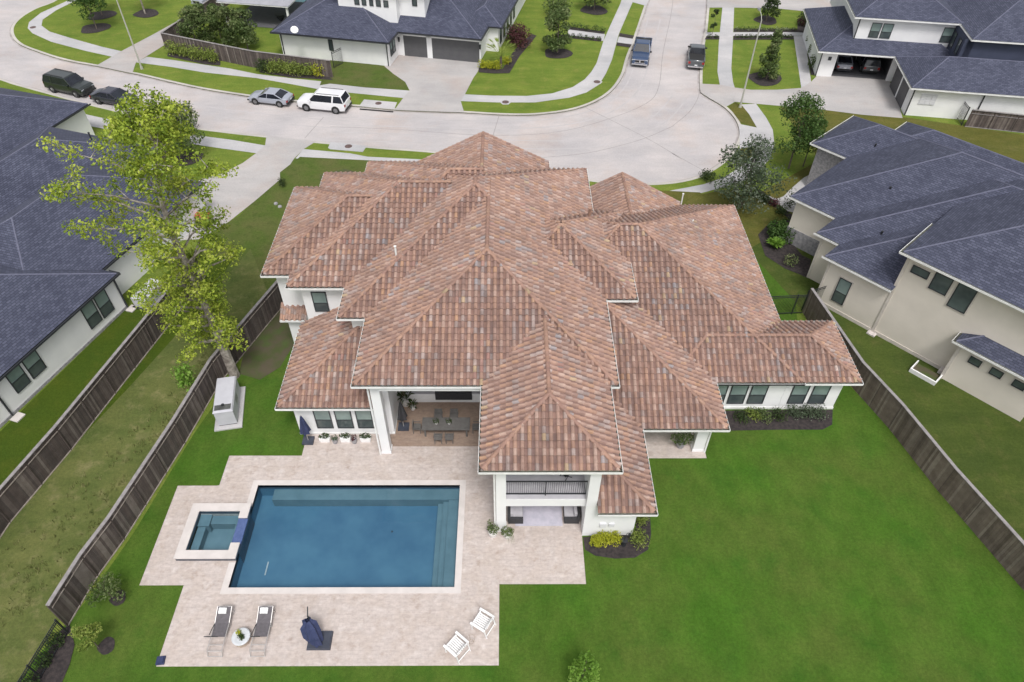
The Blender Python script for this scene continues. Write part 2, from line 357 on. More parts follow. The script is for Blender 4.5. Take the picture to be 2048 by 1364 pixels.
def sheet(name, pts, z, mat, thick=0.0, holes=(), label=None):
    if 0 < z < .05: SHN[0] += 1; z += .00035*SHN[0]
    rings = [[Vector((x, y, z)) for x, y in pts]] + [[Vector((x, y, z)) for x, y in h] for h in holes]
    flat = [v for r in rings for v in r]; b = MB()
    for t in tessellate_polygon(rings):
        q = [flat[i] for i in t]
        if (q[1]-q[0]).cross(q[2]-q[0]).z < 0: q.reverse()
        b.face(q)
    if thick:
        for r in rings:
            for i in range(len(r)):
                a, c = r[i], r[(i+1) % len(r)]; d = Vector((0, 0, thick)); b.face([a, c, c-d, a-d])
    o = b.obj(name, mat); tag(o, kind='structure'); return o
def smooth_line(pts, k=6):
    out = []
    n_ = len(pts)
    for i in range(n_-1):
        p0, p1, p2, p3 = pts[max(i-1, 0)], pts[i], pts[i+1], pts[min(i+2, n_-1)]
        for j in range(k):
            t = j/k
            out.append(tuple(.5*((2*p1[a])+(-p0[a]+p2[a])*t+(2*p0[a]-5*p1[a]+4*p2[a]-p3[a])*t*t+(-p0[a]+3*p1[a]-3*p2[a]+p3[a])*t**3) for a in (0, 1)))
    out.append(pts[-1]); return out
def strip(b, pts, w0, w1, z, zdown=None, mi=0):
    """ribbon along pts from offset w0 to w1 (left positive)"""
    nrm = []
    for i in range(len(pts)):
        a = Vector(pts[max(i-1, 0)]); c = Vector(pts[min(i+1, len(pts)-1)]); d = (c-a).normalized(); nrm.append(Vector((-d.y, d.x)))
    A = [Vector(p)+n_*w0 for p, n_ in zip(pts, nrm)]; B = [Vector(p)+n_*w1 for p, n_ in zip(pts, nrm)]
    for i in range(len(pts)-1):
        b.face([(A[i].x, A[i].y, z), (A[i+1].x, A[i+1].y, z), (B[i+1].x, B[i+1].y, z), (B[i].x, B[i].y, z)], mi)
        if zdown is not None:
            for L_ in (A, B): b.face([(L_[i].x, L_[i].y, z), (L_[i+1].x, L_[i+1].y, z), (L_[i+1].x, L_[i+1].y, zdown), (L_[i].x, L_[i].y, zdown)], mi)

# ------------------------------------------------------------------ ground, road, kerbs, walks
sheet('ground', [(-1500, -1500), (1500, -1500), (1500, 1500), (-1500, 1500)], -.17, 'grass_side', holes=[[(-14.75, 17.6), (-2.67, 17.6), (-2.67, 24.1), (-14.75, 24.1)], [(-17.5, 19.6), (-15.2, 19.6), (-15.2, 22.2), (-17.5, 22.2)]])
sheet('road', [(-170, 40), (120, 40), (120, 240), (-170, 240)], -.12, 'road')

kerbN = smooth_line(G(R1((440, -120), (330, -5), (200, 50), (110, 105), (66, 160), (72, 215), (120, 262), (215, 300), (320, 335), (430, 362), (560, 385), (740, 422), (830, 440), (1000, 480), (1200, 522), (1480, 565), (1760, 596), (1930, 610))
      + R2((170, 622), (380, 642), (600, 652), (790, 658), (1000, 670), (1200, 670), (1400, 645), (1545, 598), (1650, 530), (1715, 440), (1745, 340), (1790, 220), (1850, 40), (1880, -60), (1940, -300))), 5)
landN = kerbN + [(60, 230), (-60, 230)]
sheet('lawn', landN, 0.0, 'grass_front', .14)
kerbS = smooth_line(G([(-260, 110)]) + G(R1((-500, 330), (-200, 410), (0, 458), (100, 490), (300, 545), (500, 600), (800, 672), (1100, 738), (1350, 772), (1560, 795), (1800, 822))
      + R2((60, 840), (300, 862), (650, 890)) ) + G([(1010, 325), (1140, 352), (1240, 366)]) + G(R3((-60, 1068), (100, 1042), (200, 1000), (300, 930), (360, 850), (383, 775), (360, 700), (300, 632), (215, 578), (160, 540), (150, 480), (158, 300), (180, 180), (192, 60), (205, -60), (235, -300))), 5)
poolhole = [(-14.75, 17.6), (-2.67, 17.6), (-2.67, 24.1), (-14.75, 24.1)]
spahole = [(-17.5, 19.6), (-15.2, 19.6), (-15.2, 22.2), (-17.5, 22.2)]
landS = list(reversed(kerbS)) + [(-150, 60), (-150, -60), (150, -60), (150, 230), (70, 230)]
sheet('lawn', landS, 0.0, 'grass_front', .14, holes=[poolhole, spahole])
b = MB(); strip(b, kerbN, 0, .32, .006, -.125); o = b.obj('kerb', 'kerb'); tag(o, kind='structure')
b = MB(); strip(b, kerbN, 0, -.22, -.114); tag(b.obj('road_edge', 'gutter_dirt'), kind='structure')
b = MB(); strip(b, kerbS, 0, -.32, .006, -.125); tag(b.obj('kerb', 'kerb'), kind='structure')
b = MB(); strip(b, kerbS, 0, .22, -.114); tag(b.obj('road_edge', 'gutter_dirt'), kind='structure')
b = MB()
for ln in (R2((992, 662), (950, 800)), R2((1500, 625), (1850, 800), (2060, 925)), R2((1100, 925), (1250, 915), (1500, 890), (1700, 845), (1850, 800), (2000, 735)) + R3((0, 725), (90, 650), (140, 570), (150, 520)),
           R3((-10, 890), (80, 940), (190, 1000)), R1((1892, 680), (1782, 802)), R1((0, 455), (120, 490), (240, 520)), R2((0, 735), (400, 752), (900, 785), (1300, 770), (1600, 700), (1850, 600), (1925, 500), (1950, 300), (2000, 60), (2010, -60)), R2((1880, 80), (2050, 85)),):
    strip(b, smooth_line(G(ln), 4), -.035, .035, -.115)
tag(b.obj('road_joint', 'joint'), kind='structure')

b = MB()
for ln, off in ((R2((0, 700), (500, 715), (1000, 725), (1350, 705), (1600, 640), (1760, 520), (1830, 350), (1900, 100)), .09), (R2((0, 790), (500, 805), (900, 830), (1400, 840), (1700, 790), (1930, 690), (2048, 560)), .08), (R1((0, 350), (300, 430), (700, 540), (1200, 640), (1700, 700), (2040, 725)), .09)):
    for d_ in (-.8, .8): strip(b, [p for p in smooth_line(G(ln), 5)], d_-off, d_+off, -.1165)
tag(b.obj('tyre_marks', 'tyre'), kind='structure')
def walk(px, z=.012, mat='walk', name='pavement'): return sheet(name, G(px), z, mat)
# north block pavements
inner = R1((480, -60), (450, 0), (330, 60), (250, 115), (243, 150), (290, 185), (420, 225), (600, 275), (710, 300))
outer = R1((405, -60), (405, 0), (240, 75), (170, 130), (162, 165), (190, 195), (300, 245), (500, 298), (655, 332))
walk(inner + outer[::-1])
walk(R1((860, 333), (1000, 350), (1350, 402), (1500, 433), (1700, 458), (2048, 493)) + R2((200, 512), (470, 531), (440, 575), (0, 532)) + R1((1850, 520), (1700, 492), (1500, 457), (1200, 425), (1000, 392), (795, 365)))
walk(R2((780, 552), (950, 560), (1150, 562), (1300, 547), (1420, 510), (1490, 465), (1530, 420), (1560, 370), (1600, 240), (1640, 150), (1700, 20), (1730, -80), (1810, -80), (1768, 20), (1690, 200), (1650, 350), (1615, 430), (1575, 495), (1500, 542), (1400, 572), (1200, 600), (980, 600), (765, 592)))
walk(R2((1700, 0), (1870, -5), (1850, 35), (1760, 10)), .014)
walk(R2((1395, 165), (1500, 185), (1610, 200), (1600, 240), (1490, 225), (1390, 210)), .014, 'walk', 'path')
walk(R2((1690, 215), (1775, 228), (1765, 262), (1680, 248)), .014, 'walk', 'path')
# driveways
def drive(px, z=.016): return sheet('driveway', G(px), z, 'drive')
drive(R1((562, 386), (655, 332), (710, 300), (900, 200), (1090, 95), (1150, 50), (1165, 0), (1180, -60), (1400, -60), (1330, 0), (1275, 60), (1110, 150), (985, 225), (985, 250), (850, 335), (795, 368), (775, 428)))
drive(R2((318, 388), (390, 318), (885, 360), (865, 420), (840, 455), (790, 552), (765, 592), (785, 659), (378, 643), (428, 575), (466, 530), (440, 480), (370, 432)))
drive(R1((1560, 796), (1552, 850), (1505, 893), (1420, 955), (1300, 1015), (1130, 1068), (1000, 1100), (820, 1120), (820, 1420), (1180, 1400), (1275, 1335), (1340, 1298), (1500, 1170), (1640, 1050), (1722, 928), (1775, 875), (1850, 828)))
drive(R3((150, 490), (268, 496), (355, 513), (450, 526), (600, 526), (740, 516), (800, 482), (840, 440), (915, 430), (1255, 460), (1300, 560), (1338, 692), (1100, 672), (850, 640), (480, 608), (390, 600), (356, 597), (306, 625), (215, 580), (155, 540)))
drive(R3((192, 45), (195, -60), (1000, -60), (900, 72), (850, 75), (600, 50), (345, 45)))
# north-east pavements
walk(R3((283, 44), (262, 250), (254, 420), (268, 496), (355, 513), (345, 480), (335, 400), (345, 230), (352, 44)))
walk(R3((480, 608), (540, 690), (578, 760), (588, 850), (560, 930), (500, 1000), (400, 1062), (200, 1120), (0, 1168), (-60, 1180), (-60, 1125), (0, 1112), (170, 1080), (290, 1040), (400, 970), (460, 905), (488, 850), (384, 872), (383, 775), (378, 725), (485, 747), (440, 670), (392, 612)))
walk(R3((700, 212), (765, 212), (802, 480), (745, 516)), .014, 'walk', 'path')
walk(R3((185, 190), (860, 188), (860, 210), (185, 212)), .018, 'walk', 'path')
sheet('lawn', G(R3((388, 872), (485, 854), (450, 925), (380, 965))), .02, 'grass_olive')
sheet('lawn', G(R3((318, 622), (360, 600), (395, 615), (440, 670), (482, 745), (392, 722))), .02, 'grass_olive')
walk(R3((820, 1010), (760, 1040), (690, 1100), (640, 1150), (600, 1165), (500, 1125), (480, 1150), (620, 1200), (640, 1230), (760, 1260), (900, 1000)), .014, 'walk', 'path')
# our side pavements
walk(R1((1115, 788), (1350, 818), (1552, 852), (1500, 897), (1300, 870), (1110, 842)))
walk(R1((1775, 873), (2048, 898)) + R2((220, 918), (560, 935), (900, 950), (1100, 960), (1100, 990), (600, 965), (220, 962), (0, 945)) + R1((1730, 928)))
walk(R1((-60, 590), (0, 600), (200, 640), (460, 660), (640, 700), (640, 760), (0, 640)))
for px in (R1((1935, 833), (2052, 842)) + R2((215, 856), (192, 890), (0, 874)) + R1((1920, 866)), R2((200, 583), (392, 600), (376, 640), (170, 622))):
    sheet('inlet_slab', G(px), .022, 'walk', .15)
b = MB(); q = at(*R2((175, 632))[0]); q2 = at(*R2((370, 648))[0]); b.bar((q[0], q[1]-.12, -.06), (q2[0], q2[1]-.12, -.06), .12, .08); tag(b.obj('drain_slot', 'rubber'), 'dark drain opening in the kerb behind the white suv', 'drain')

# lawns of differing turf
sheet('lawn', [(-21.9, 17), (-20.9, 21), (-19.7, 28), (-18.2, 34), (-16.5, 41), (-16, 52), (-16, 54), (-12, 50), (26, 50), (22, 40), (21.6, 38.2), (22.9, 33), (24.9, 28), (26.1, 22.5), (31.5, 13), (34, 5), (-26, 5), (-23.6, 13)], .004, 'grass_back', holes=[poolhole, spahole])
sheet('lawn', G([(560, 600), (600, 510), (660, 400), (720, 350), (610, 318), (592, 316), (545, 362), (480, 430), (430, 462), (400, 500), (380, 620), (500, 680)]), .008, 'grass_side')
sheet('lawn', G([(600, 314), (760, 322), (900, 330), (900, 360), (640, 400), (560, 380), (560, 345)]), .012, 'grass_side')
sheet('soil', G([(640, 350), (690, 338), (735, 350), (730, 372), (640, 376)]), .016, 'soil')
sheet('lawn', [(-23.6, 5), (-23.3, 14), (-21.85, 20.5), (-20.5, 27), (-19.2, 33), (-17.5, 40), (-21, 47), (-22.8, 40), (-25.2, 32), (-27, 26.6), (-28.9, 20), (-31, 12), (-33, 5)], .012, 'grass_dry')
sheet('lawn', [(-27, 26.6), (-25.2, 32), (-22.8, 40), (-22, 46), (-26, 46), (-28.6, 39), (-32, 28), (-36, 14), (-34, 5), (-33, 5), (-31, 12), (-28.9, 20)], .008, 'grass_dark')
sheet('lawn', [(22.6, 39), (24.8, 31), (26.2, 24.5), (30.5, 17), (37, 5), (60, 5), (60, 60), (24, 50), (20, 47)], .008, 'grass_dull')
sheet('lawn', G([(1440, 420), (1520, 385), (1640, 320), (1560, 215), (1620, 215), (1820, 236), (2048, 270), (2200, 300), (1700, 420), (1500, 520), (1380, 420), (1300, 380), (1400, 385)]), .006, 'grass_olive')
sheet('lawn', G(R3((-60, 1185), (0, 1172), (250, 1120), (330, 1110), (450, 1150), (600, 1260), (560, 1346), (380, 1346), (300, 1210), (-60, 1240))), .016, 'grass_olive')
sheet('lawn', G(R2((130, 345), (0, 350), (-60, 500), (0, 490), (200, 512), (463, 528), (440, 480), (370, 432), (318, 388))), .008, 'grass_side')
sheet('soil', G([(478, 748), (496, 670), (545, 600), (572, 600), (588, 690), (560, 735), (520, 760)]), .02, 'soil')
def blob(cx, cy, r, n=18, k=.12, seed=1, sx=1, sy=1):
    rnd = random.Random(seed); ph = rnd.random()*6
    return [(cx+r*sx*math.cos(2*math.pi*i/n)*(1+k*math.sin(3*2*math.pi*i/n+ph)), cy+r*sy*math.sin(2*math.pi*i/n)*(1+k*math.sin(2*2*math.pi*i/n+ph))) for i in range(n)]
def mulch(pts, z=.03): return sheet('mulch_bed', pts, z, 'mulch')
mulch(blob(7.2, 20.2, 1.0, sx=1.35, sy=1.15, seed=3) if False else G([(1166, 1075), (1270, 1068), (1274, 1030), (1300, 1028), (1302, 1070), (1296, 1100), (1270, 1116), (1230, 1118), (1190, 1112), (1170, 1100)]))
mulch(G([(1448, 822), (1665, 820), (1664, 850), (1645, 860), (1560, 860), (1462, 862)]))
for q, r in (((190, 57), 1.75), ((203, 31), 1.75), ((293, 27), 1.6), ((1115, 107), 1.7), ((1188, 20), 1.8), ((1532, 41), 1.5), ((1530, 158), 1.9), ((378, 318), 1.3)):
    c_ = at(*q); mulch(blob(c_[0], c_[1], r, seed=int(q[0])))
mulch(G(R2((870, 400), (1010, 405), (1075, 300), (1130, 240), (1180, 200), (1210, 210), (1110, 330), (1050, 430), (960, 432), (870, 425))))
mulch(G(R1((985, 310), (1290, 355), (1290, 385), (1200, 378), (980, 330))))
mulch(G(R1((1520, 400), (1900, 430), (1950, 470), (1700, 455), (1520, 425))))
mulch(G(R3((725, 110), (850, 90), (840, 200), (720, 190))))
mulch(G(R3((190, 212), (265, 212), (265, 232), (180, 232)))); mulch(G(R3((350, 212), (700, 210), (700, 232), (345, 235)))); mulch(G(R3((350, 168), (720, 170), (720, 190), (350, 188))))
mulch(G(R3((840, 250), (800, 250), (780, 300), (800, 440), (830, 440))))
mulch(G([(1500, 390), (1560, 420), (1578, 440), (1572, 470), (1560, 500), (1540, 480), (1530, 460), (1525, 480), (1530, 500), (1560, 530), (1600, 550), (1610, 555), (1625, 540), (1580, 480), (1584, 430), (1520, 380)]))
mulch(G([(1516, 470), (1540, 445), (1580, 440), (1580, 500), (1622, 520), (1615, 556), (1570, 538), (1530, 512)]))
mulch(G([(140, 1250), (122, 1262), (60, 1364), (30, 1420), (110, 1400), (140, 1330), (150, 1290)]))
mulch(G(R2((1360, 150), (1610, 188), (1600, 200), (1370, 170)))); mulch(G(R2((1350, 205), (1590, 228), (1585, 245), (1350, 218))))
mulch(G(R2((1695, 195), (1780, 210), (1770, 228), (1690, 215)))); mulch(G(R2((1680, 250), (1765, 262), (1755, 280), (1675, 268))))

# ------------------------------------------------------------------ travertine terrace, pool, spa
b = MB()
for x0, x1, y0, y1 in ((-17.1, -.33, 13.6, 17.65), (-19.45, -17.5, 17.8, 24.03), (-17.5, -17.1, 17.8, 19.7), (-17.5, -17.1, 22.1, 24.03), (-17.1, -14.7, 17.65, 19.7), (-17.1, -14.7, 22.1, 24.05), (-2.72, -.33, 17.65, 24.05), (-.33, 4.3, 17.82, 24.05),
                       (-17.0, 4.3, 24.05, 26.2), (-12.55, 4.3, 26.2, 26.9), (-12.55, -7.3, 26.9, 28.0), (7.1, 12.4, 26.0, 30.0)):
    b.box(x0, x1, y0, y1, -.14, .04)
tag(b.obj('patio', 'travertine'), kind='structure')
b = MB(); b.box(-7.3, 4.3, 26.9, 31.8, -.14, .04); tag(b.obj('porch_floor', 'travertine_shaded'), kind='structure')
b = MB()
for x0, x1, y0, y1 in ((-15.05, -2.37, 17.3, 17.65), (-15.05, -2.37, 24.05, 24.4), (-2.72, -2.37, 17.65, 24.05), (-15.05, -14.7, 17.65, 19.1), (-15.05, -14.7, 22.65, 24.05)):
    b.box(x0, x1, y0, y1, .02, .055)
pool = thing('swimming_pool', 'large rectangular swimming pool of blue water with pale coping', 'swimming pool', (-8.7, 20.8, 0), world=True)
b.obj('coping', 'coping', pool)
b = MB()
X0, X1, Y0, Y1 = -14.7, -2.72, 17.65, 24.05
b.face([(X0, Y0, -1.06), (X1, Y0, -1.06), (X1, Y1, -1.06), (X0, Y1, -1.06)])
for q in ([(X0, Y0), (X1, Y0)], [(X1, Y0), (X1, Y1)], [(X1, Y1), (X0, Y1)], [(X0, Y1), (X0, Y0)]):
    (a0, a1), (b0, b1) = q; b.face([(a0, a1, -1.06), (b0, b1, -1.06), (b0, b1, -.3), (a0, a1, -.3)]); b.face([(a0, a1, -.3), (b0, b1, -.3), (b0, b1, .02), (a0, a1, .02)], 1)
b.obj('basin', ['plaster', 'pool_tile'], pool)
b = MB(); b.tube((-6.6, 21.6, -1.06), (-6.6, 21.6, -1.05), .07, n=10); b.obj('main_drain', 'pool_tile', pool)
b = MB(); b.box(X0+.9, X1-.02, Y1-.75, Y1-.02, -1.05, -.36); b.box(X1-.65, X1-.01, Y0+.02, Y1-.75, -1.05, -.42)
b.box(X1-.98, X1-.65, Y0+.02, Y1-.75, -1.05, -.62); b.box(X1-1.3, X1-.98, Y0+.02, Y1-.75, -1.05, -.82); b.obj('bench_ledge', 'ledge', pool)
b = MB(); b.face([(X0, Y0, -.09), (X1, Y0, -.09), (X1, Y1, -.09), (X0, Y1, -.09)]); b.obj('water', 'water', pool)
b = MB(); q = at(545, 1100, -1.4); b.box(-13.35, -13.28, 18.9, 19.7, -1.04, -1.02)
b.obj('pool_light_strip', 'coping', pool)
spa = thing('spa', 'raised square spa with white rim beside the pool', 'spa', (-16.35, 20.9, 0), world=True)
b = MB()
sx0, sx1, sy0, sy1 = -18.0, -14.66, 19.16, 22.62
b.box(sx0, sx1, sy0, sy0+.5, .30, .37); b.box(sx0, sx1, sy1-.5, sy1, .30, .37); b.box(sx0, sx0+.5, sy0+.5, sy1-.5, .30, .37)
b.box(sx1-.5, sx1, sy1-.95, sy1-.5, .30, .37); b.box(sx1-.5, sx1, sy0+.5, sy0+.95, .30, .37); b.obj('rim', 'coping', spa)
b = MB(); b.box(sx0+.04, sx1-.04, sy0+.04, sy0+.5, -.1, .30); b.box(sx0+.04, sx1-.04, sy1-.5, sy1-.04, -.1, .30); b.box(sx0+.04, sx0+.5, sy0+.5, sy1-.5, -.1, .30)
b.box(sx1-.5, sx1-.02, sy0+.5, sy0+.95, -1.6, .30); b.box(sx1-.5, sx1-.02, sy1-.95, sy1-.5, -1.6, .30); b.box(sx1-.5, sx1-.02, sy0+.95, sy1-.95, -1.6, .16); b.obj('wall', 'pool_tile', spa)
b = MB(); b.box(sx1-.5, sx1+.02, sy0+.95, sy1-.95, .16, .26); b.obj('spillway', 'blue_tile', spa)
b = MB(); b.box(sx0+.5, sx1-.5, sy0+.5, sy1-.5, -.75, -.70)
b.box(sx0+.5, sx0+.95, sy0+.5, sy1-.5, -.7, -.15); b.box(sx0+.95, sx1-.5, sy1-1.05, sy1-.5, -.7, -.15); b.box(sx1-.75, sx1-.5, sy0+.5, sy1-1.05, -.7, -.15)
b.box(sx0+.95, sx1-.75, sy0+.5, sy0+.75, -.7, -.15); b.box(sx0+.5, sx0+1.15, sy1-1.25, sy1-.5, -.7, -.02); b.obj('seat', 'ledge', spa)
b = MB()
b.face([(sx0+.5, sy0+.5, .27), (sx1-.5, sy0+.5, .27), (sx1-.5, sy1-.5, .27), (sx0+.5, sy1-.5, .27)]); b.obj('water', 'water', spa)

# ------------------------------------------------------------------ roofs
TW, TC = .36, .37                                     # tile width and course
PROF = [(0, -.01), (.09, .075), (.29, .12), (.50, .075), (.60, -.01), (.80, -.03)]
def roof_faces(x0, x1, y0, y1, ze, p, ends):
    """hip roof faces as (eave dir, inward dir, polygon in (s, t)); ends: h hip / g gable for the two ends of the ridge"""
    W, D = x1-x0, y1-y0; F = []; ridge = None
    if W <= D:
        h = W/2; a = y0+(h if ends[0] == 'h' else 0); c = y1-(h if ends[1] == 'h' else 0); xm = x0+h
        F.append(('x0', [(y0, 0), (y1, 0), (c, h), (a, h)])); F.append(('x1', [(y0, 0), (y1, 0), (c, h), (a, h)]))
        if ends[0] == 'h': F.append(('y0', [(x0, 0), (x1, 0), (xm, h)]))
        if ends[1] == 'h': F.append(('y1', [(x0, 0), (x1, 0), (xm, h)]))
        r0, r1 = Vector((xm, a, ze+p*h)), Vector((xm, c, ze+p*h))
    else:
        h = D/2; a = x0+(h if ends[0] == 'h' else 0); c = x1-(h if ends[1] == 'h' else 0); ym = y0+h
        F.append(('y0', [(x0, 0), (x1, 0), (c, h), (a, h)])); F.append(('y1', [(x0, 0), (x1, 0), (c, h), (a, h)]))
        if ends[0] == 'h': F.append(('x0', [(y0, 0), (y1, 0), (ym, h)]))
        if ends[1] == 'h': F.append(('x1', [(y0, 0), (y1, 0), (ym, h)]))
        r0, r1 = Vector((a, ym, ze+p*h)), Vector((c, ym, ze+p*h))
    return F, r0, r1, (W <= D)
def cap_line(b, p0, p1, r=.13, mi=1, tiles=True):
    d = p1-p0; L = d.length
    if L < .3: return
    n = max(1, int(L/.36)); u = d/L; side = u.cross(Vector((0, 0, 1))).normalized(); up = side.cross(u).normalized()
    rnd = random.Random(int(L*1000))
    for i in range(n):
        a = p0+u*(L*i/n-.03); c = p0+u*(L*(i+1)/n); r0, r1 = r, r*.82
        if a.z > c.z: r0, r1 = r1, r0
        uv = (i+.5+rnd.random()*50//1, int(L*97) % 50+.5); k = 5
        for j in range(k):
            t0, t1 = math.pi*j/k, math.pi*(j+1)/k
            f0 = side*math.cos(t0)+up*math.sin(t0)*.8; f1 = side*math.cos(t1)+up*math.sin(t1)*.8
            b.face([a+f0*r0, c+f0*r1, c+f1*r1, a+f1*r0], mi, [uv]*4)
        e = a if r0 > r1 else c; rr = max(r0, r1)
        b.face([e+side*rr]+[e+side*math.cos(math.pi*j/k)*rr+up*math.sin(math.pi*j/k)*.8*rr for j in range(1, k)]+[e-side*rr], mi, [uv]*(k+1))
def interval(poly, t):
    xs = []
    for i in range(len(poly)):
        (s0, t0), (s1, t1) = poly[i], poly[(i+1) % len(poly)]
        if abs(t1-t0) < 1e-9: continue
        if min(t0, t1)-1e-9 <= t <= max(t0, t1)+1e-9: xs.append(s0+(s1-s0)*(t-t0)/(t1-t0))
    return (min(xs), max(xs)) if xs else None
def make_roof(parent, x0, x1, y0, y1, ze, p=.52, ends='hh', kind='tile', caps='fbr', hide=(), clips=(), ov=.03, name='roof', fascia=True, gut=(), soff=None, label=None):
    F, r0, r1, ylong = roof_faces(x0, x1, y0, y1, ze, p, ends); cs = 1/math.sqrt(1+p*p); sn = p*cs
    b = MB(); T = parent.get('_T') if False else None
    for side, poly in F:
        if side in hide: continue
        if side == 'x0': E, I, O = Vector((0, 1, 0)), Vector((1, 0, 0)), Vector((x0, 0, ze))
        elif side == 'x1': E, I, O = Vector((0, 1, 0)), Vector((-1, 0, 0)), Vector((x1, 0, ze))
        elif side == 'y0': E, I, O = Vector((1, 0, 0)), Vector((0, 1, 0)), Vector((0, y0, ze))
        else: E, I, O = Vector((1, 0, 0)), Vector((0, -1, 0)), Vector((0, y1, ze))
        nrm = -I*sn+Vector((0, 0, 1))*cs
        def FP(s, L, h): return O+E*s+I*(L*cs)+Vector((0, 0, L*sn))+nrm*h
        so = {'x0': 100, 'x1': 200, 'y0': 300, 'y1': 400}[side]
        if kind == 'tile':
            pl = [(s, t/cs) for s, t in poly]; tmax = max(q[1] for q in pl); g = MB()
            j = 0
            while j*TC < tmax:
                La, Lb = j*TC-.03, min((j+1)*TC, tmax+.001)
                i0 = interval(pl, max(La, 0.0)); i1 = interval(pl, min(Lb, tmax))
                lo = min(q[0] for q in (i0, i1) if q); hi = max(q[1] for q in (i0, i1) if q)
                for i in range(int(math.floor(lo/TW)), int(math.ceil(hi/TW))):
                    uv = (i+.5+so, j+.5); jit = .008*math.sin(i*12.9+j*78.2)
                    for q in range(6):
                        sa = (i+PROF[q][0])*TW; ha = PROF[q][1]
                        sb, hb = ((i+PROF[q+1][0])*TW, PROF[q+1][1]) if q < 5 else ((i+1)*TW, 0.0)
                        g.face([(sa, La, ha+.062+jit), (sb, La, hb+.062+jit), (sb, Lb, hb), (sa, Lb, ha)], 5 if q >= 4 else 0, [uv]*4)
                        g.face([(sa, La, ha-.02), (sb, La, hb-.02), (sb, La, hb+.035+jit), (sa, La, ha+.035+jit)], 4, [uv]*4); g.face([(sa, La, ha+.035+jit), (sb, La, hb+.035+jit), (sb, La, hb+.062+jit), (sa, La, ha+.062+jit)], 0, [uv]*4)
                j += 1
            # clip to the hip lines in the flat (s, L) domain
            me = bpy.data.meshes.new('t'); me.from_pydata(g.v, [], g.f); ul = me.uv_layers.new(name='UVMap'); fl = []
            for q in g.uv:
                for c in q: fl += [c[0], c[1]]
            ul.data.foreach_set('uv', fl); me.polygons.foreach_set('material_index', g.mi); bm = bmesh.new(); bm.from_mesh(me); bpy.data.meshes.remove(me)
            cx = sum(q[0] for q in pl)/len(pl); cy = sum(q[1] for q in pl)/len(pl)
            for k in range(len(pl)):
                (s0, t0), (s1, t1) = pl[k], pl[(k+1) % len(pl)]
                if abs(t0) < 1e-6 and abs(t1) < 1e-6: continue
                n_ = Vector((t1-t0, -(s1-s0), 0)).normalized()
                if n_.dot(Vector((cx-s0, cy-t0, 0))) > 0: n_ = -n_
                bmesh.ops.bisect_plane(bm, geom=bm.verts[:]+bm.edges[:]+bm.faces[:], plane_co=(s0, t0, 0), plane_no=n_, clear_outer=True)
            lay = bm.loops.layers.uv.active
            for f in bm.faces:
                u_ = f.loops[0][lay].uv; b.face([FP(*v.co) for v in f.verts], f.material_index, [(u_.x, u_.y)]*len(f.verts))
            bm.free()
            # solid underlayment below the tiles
            b.face([FP(s, t/cs, -.03) for s, t in poly], 0, [(.5, .5)]*len(poly))
        else:
            b.face([FP(s, t/cs, 0) for s, t in poly], 0, [(s+so, t/cs) for s, t in poly])
    # ridge and hip caps
    cr = .13 if kind == 'tile' else .07; up = Vector((0, 0, .05 if kind == 'tile' else -.02))
    c00, c10, c01, c11 = Vector((x0, y0, ze)), Vector((x1, y0, ze)), Vector((x0, y1, ze)), Vector((x1, y1, ze))
    if 'r' in caps: cap_line(b, r0+up, r1+up, cr)
    e0 = (c00, c10) if ylong else (c00, c01); e1 = (c01, c11) if ylong else (c10, c11)
    if ends[0] == 'h' and 'f' in caps:
        for i, c in enumerate(e0):
            if '%d' % i not in caps: cap_line(b, c+up+(r0-c).normalized()*.1, r0+up, cr)
    if ends[1] == 'h' and 'b' in caps:
        for i, c in enumerate(e1): cap_line(b, c+up+(r1-c).normalized()*.1, r1+up, cr)
    if ends[0] == 'g' or ends[1] == 'g':
        for k, (ea, rr) in enumerate(((e0, r0), (e1, r1))):
            if ends[k] == 'g':
                for c in ea: cap_line(b, c+up, rr+up, cr*.8)
                b.face([ea[0], ea[1], rr], 2)
    # soffit + fascia, gutters
    k0 = MB()
    if fascia:
        a0, a1, a2, a3 = soff or (x0, x1, y0, y1)
        b.box(a0+.04, a1-.04, a2+.04, a3-.04, ze-.17, ze-.035, 2)
    for g_ in gut:
        sd, s0, s1 = g_ if isinstance(g_, tuple) else (g_, None, None)
        if sd in ('y0', 'y1'):
            s0 = x0 if s0 is None else s0; s1 = x1 if s1 is None else s1; yy = y0 if sd == 'y0' else y1; q = -1 if sd == 'y0' else 1
            ya, yb = sorted((yy+q*.02, yy+q*.13)); yl, yh = sorted((yy+q*.13, yy+q*.155))
            b.box(s0-.1, s1+.1, ya, yb, ze-.13, ze-.05, 3); b.box(s0-.12, s1+.12, yl, yh, ze-.14, ze+.0, 2)
        else:
            s0 = y0 if s0 is None else s0; s1 = y1 if s1 is None else s1; xx = x0 if sd == 'x0' else x1; q = -1 if sd == 'x0' else 1
            xa, xb = sorted((xx+q*.02, xx+q*.13)); xl, xh = sorted((xx+q*.13, xx+q*.155))
            b.box(xa, xb, s0-.1, s1+.1, ze-.13, ze-.05, 3); b.box(xl, xh, s0-.12, s1+.12, ze-.14, ze+.0, 2)
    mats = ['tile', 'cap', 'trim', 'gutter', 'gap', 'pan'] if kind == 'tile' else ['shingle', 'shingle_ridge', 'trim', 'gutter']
    if kind == 'shingle_dark': mats = ['shingle', 'shingle_ridge', 'frame', 'frame']
    if kind == 'metal': mats = ['metal_roof', 'metal_roof', 'trim', 'gutter']
    o = b.obj(name, mats, parent, clips=clips)
    if label: o['label'] = label
    return o
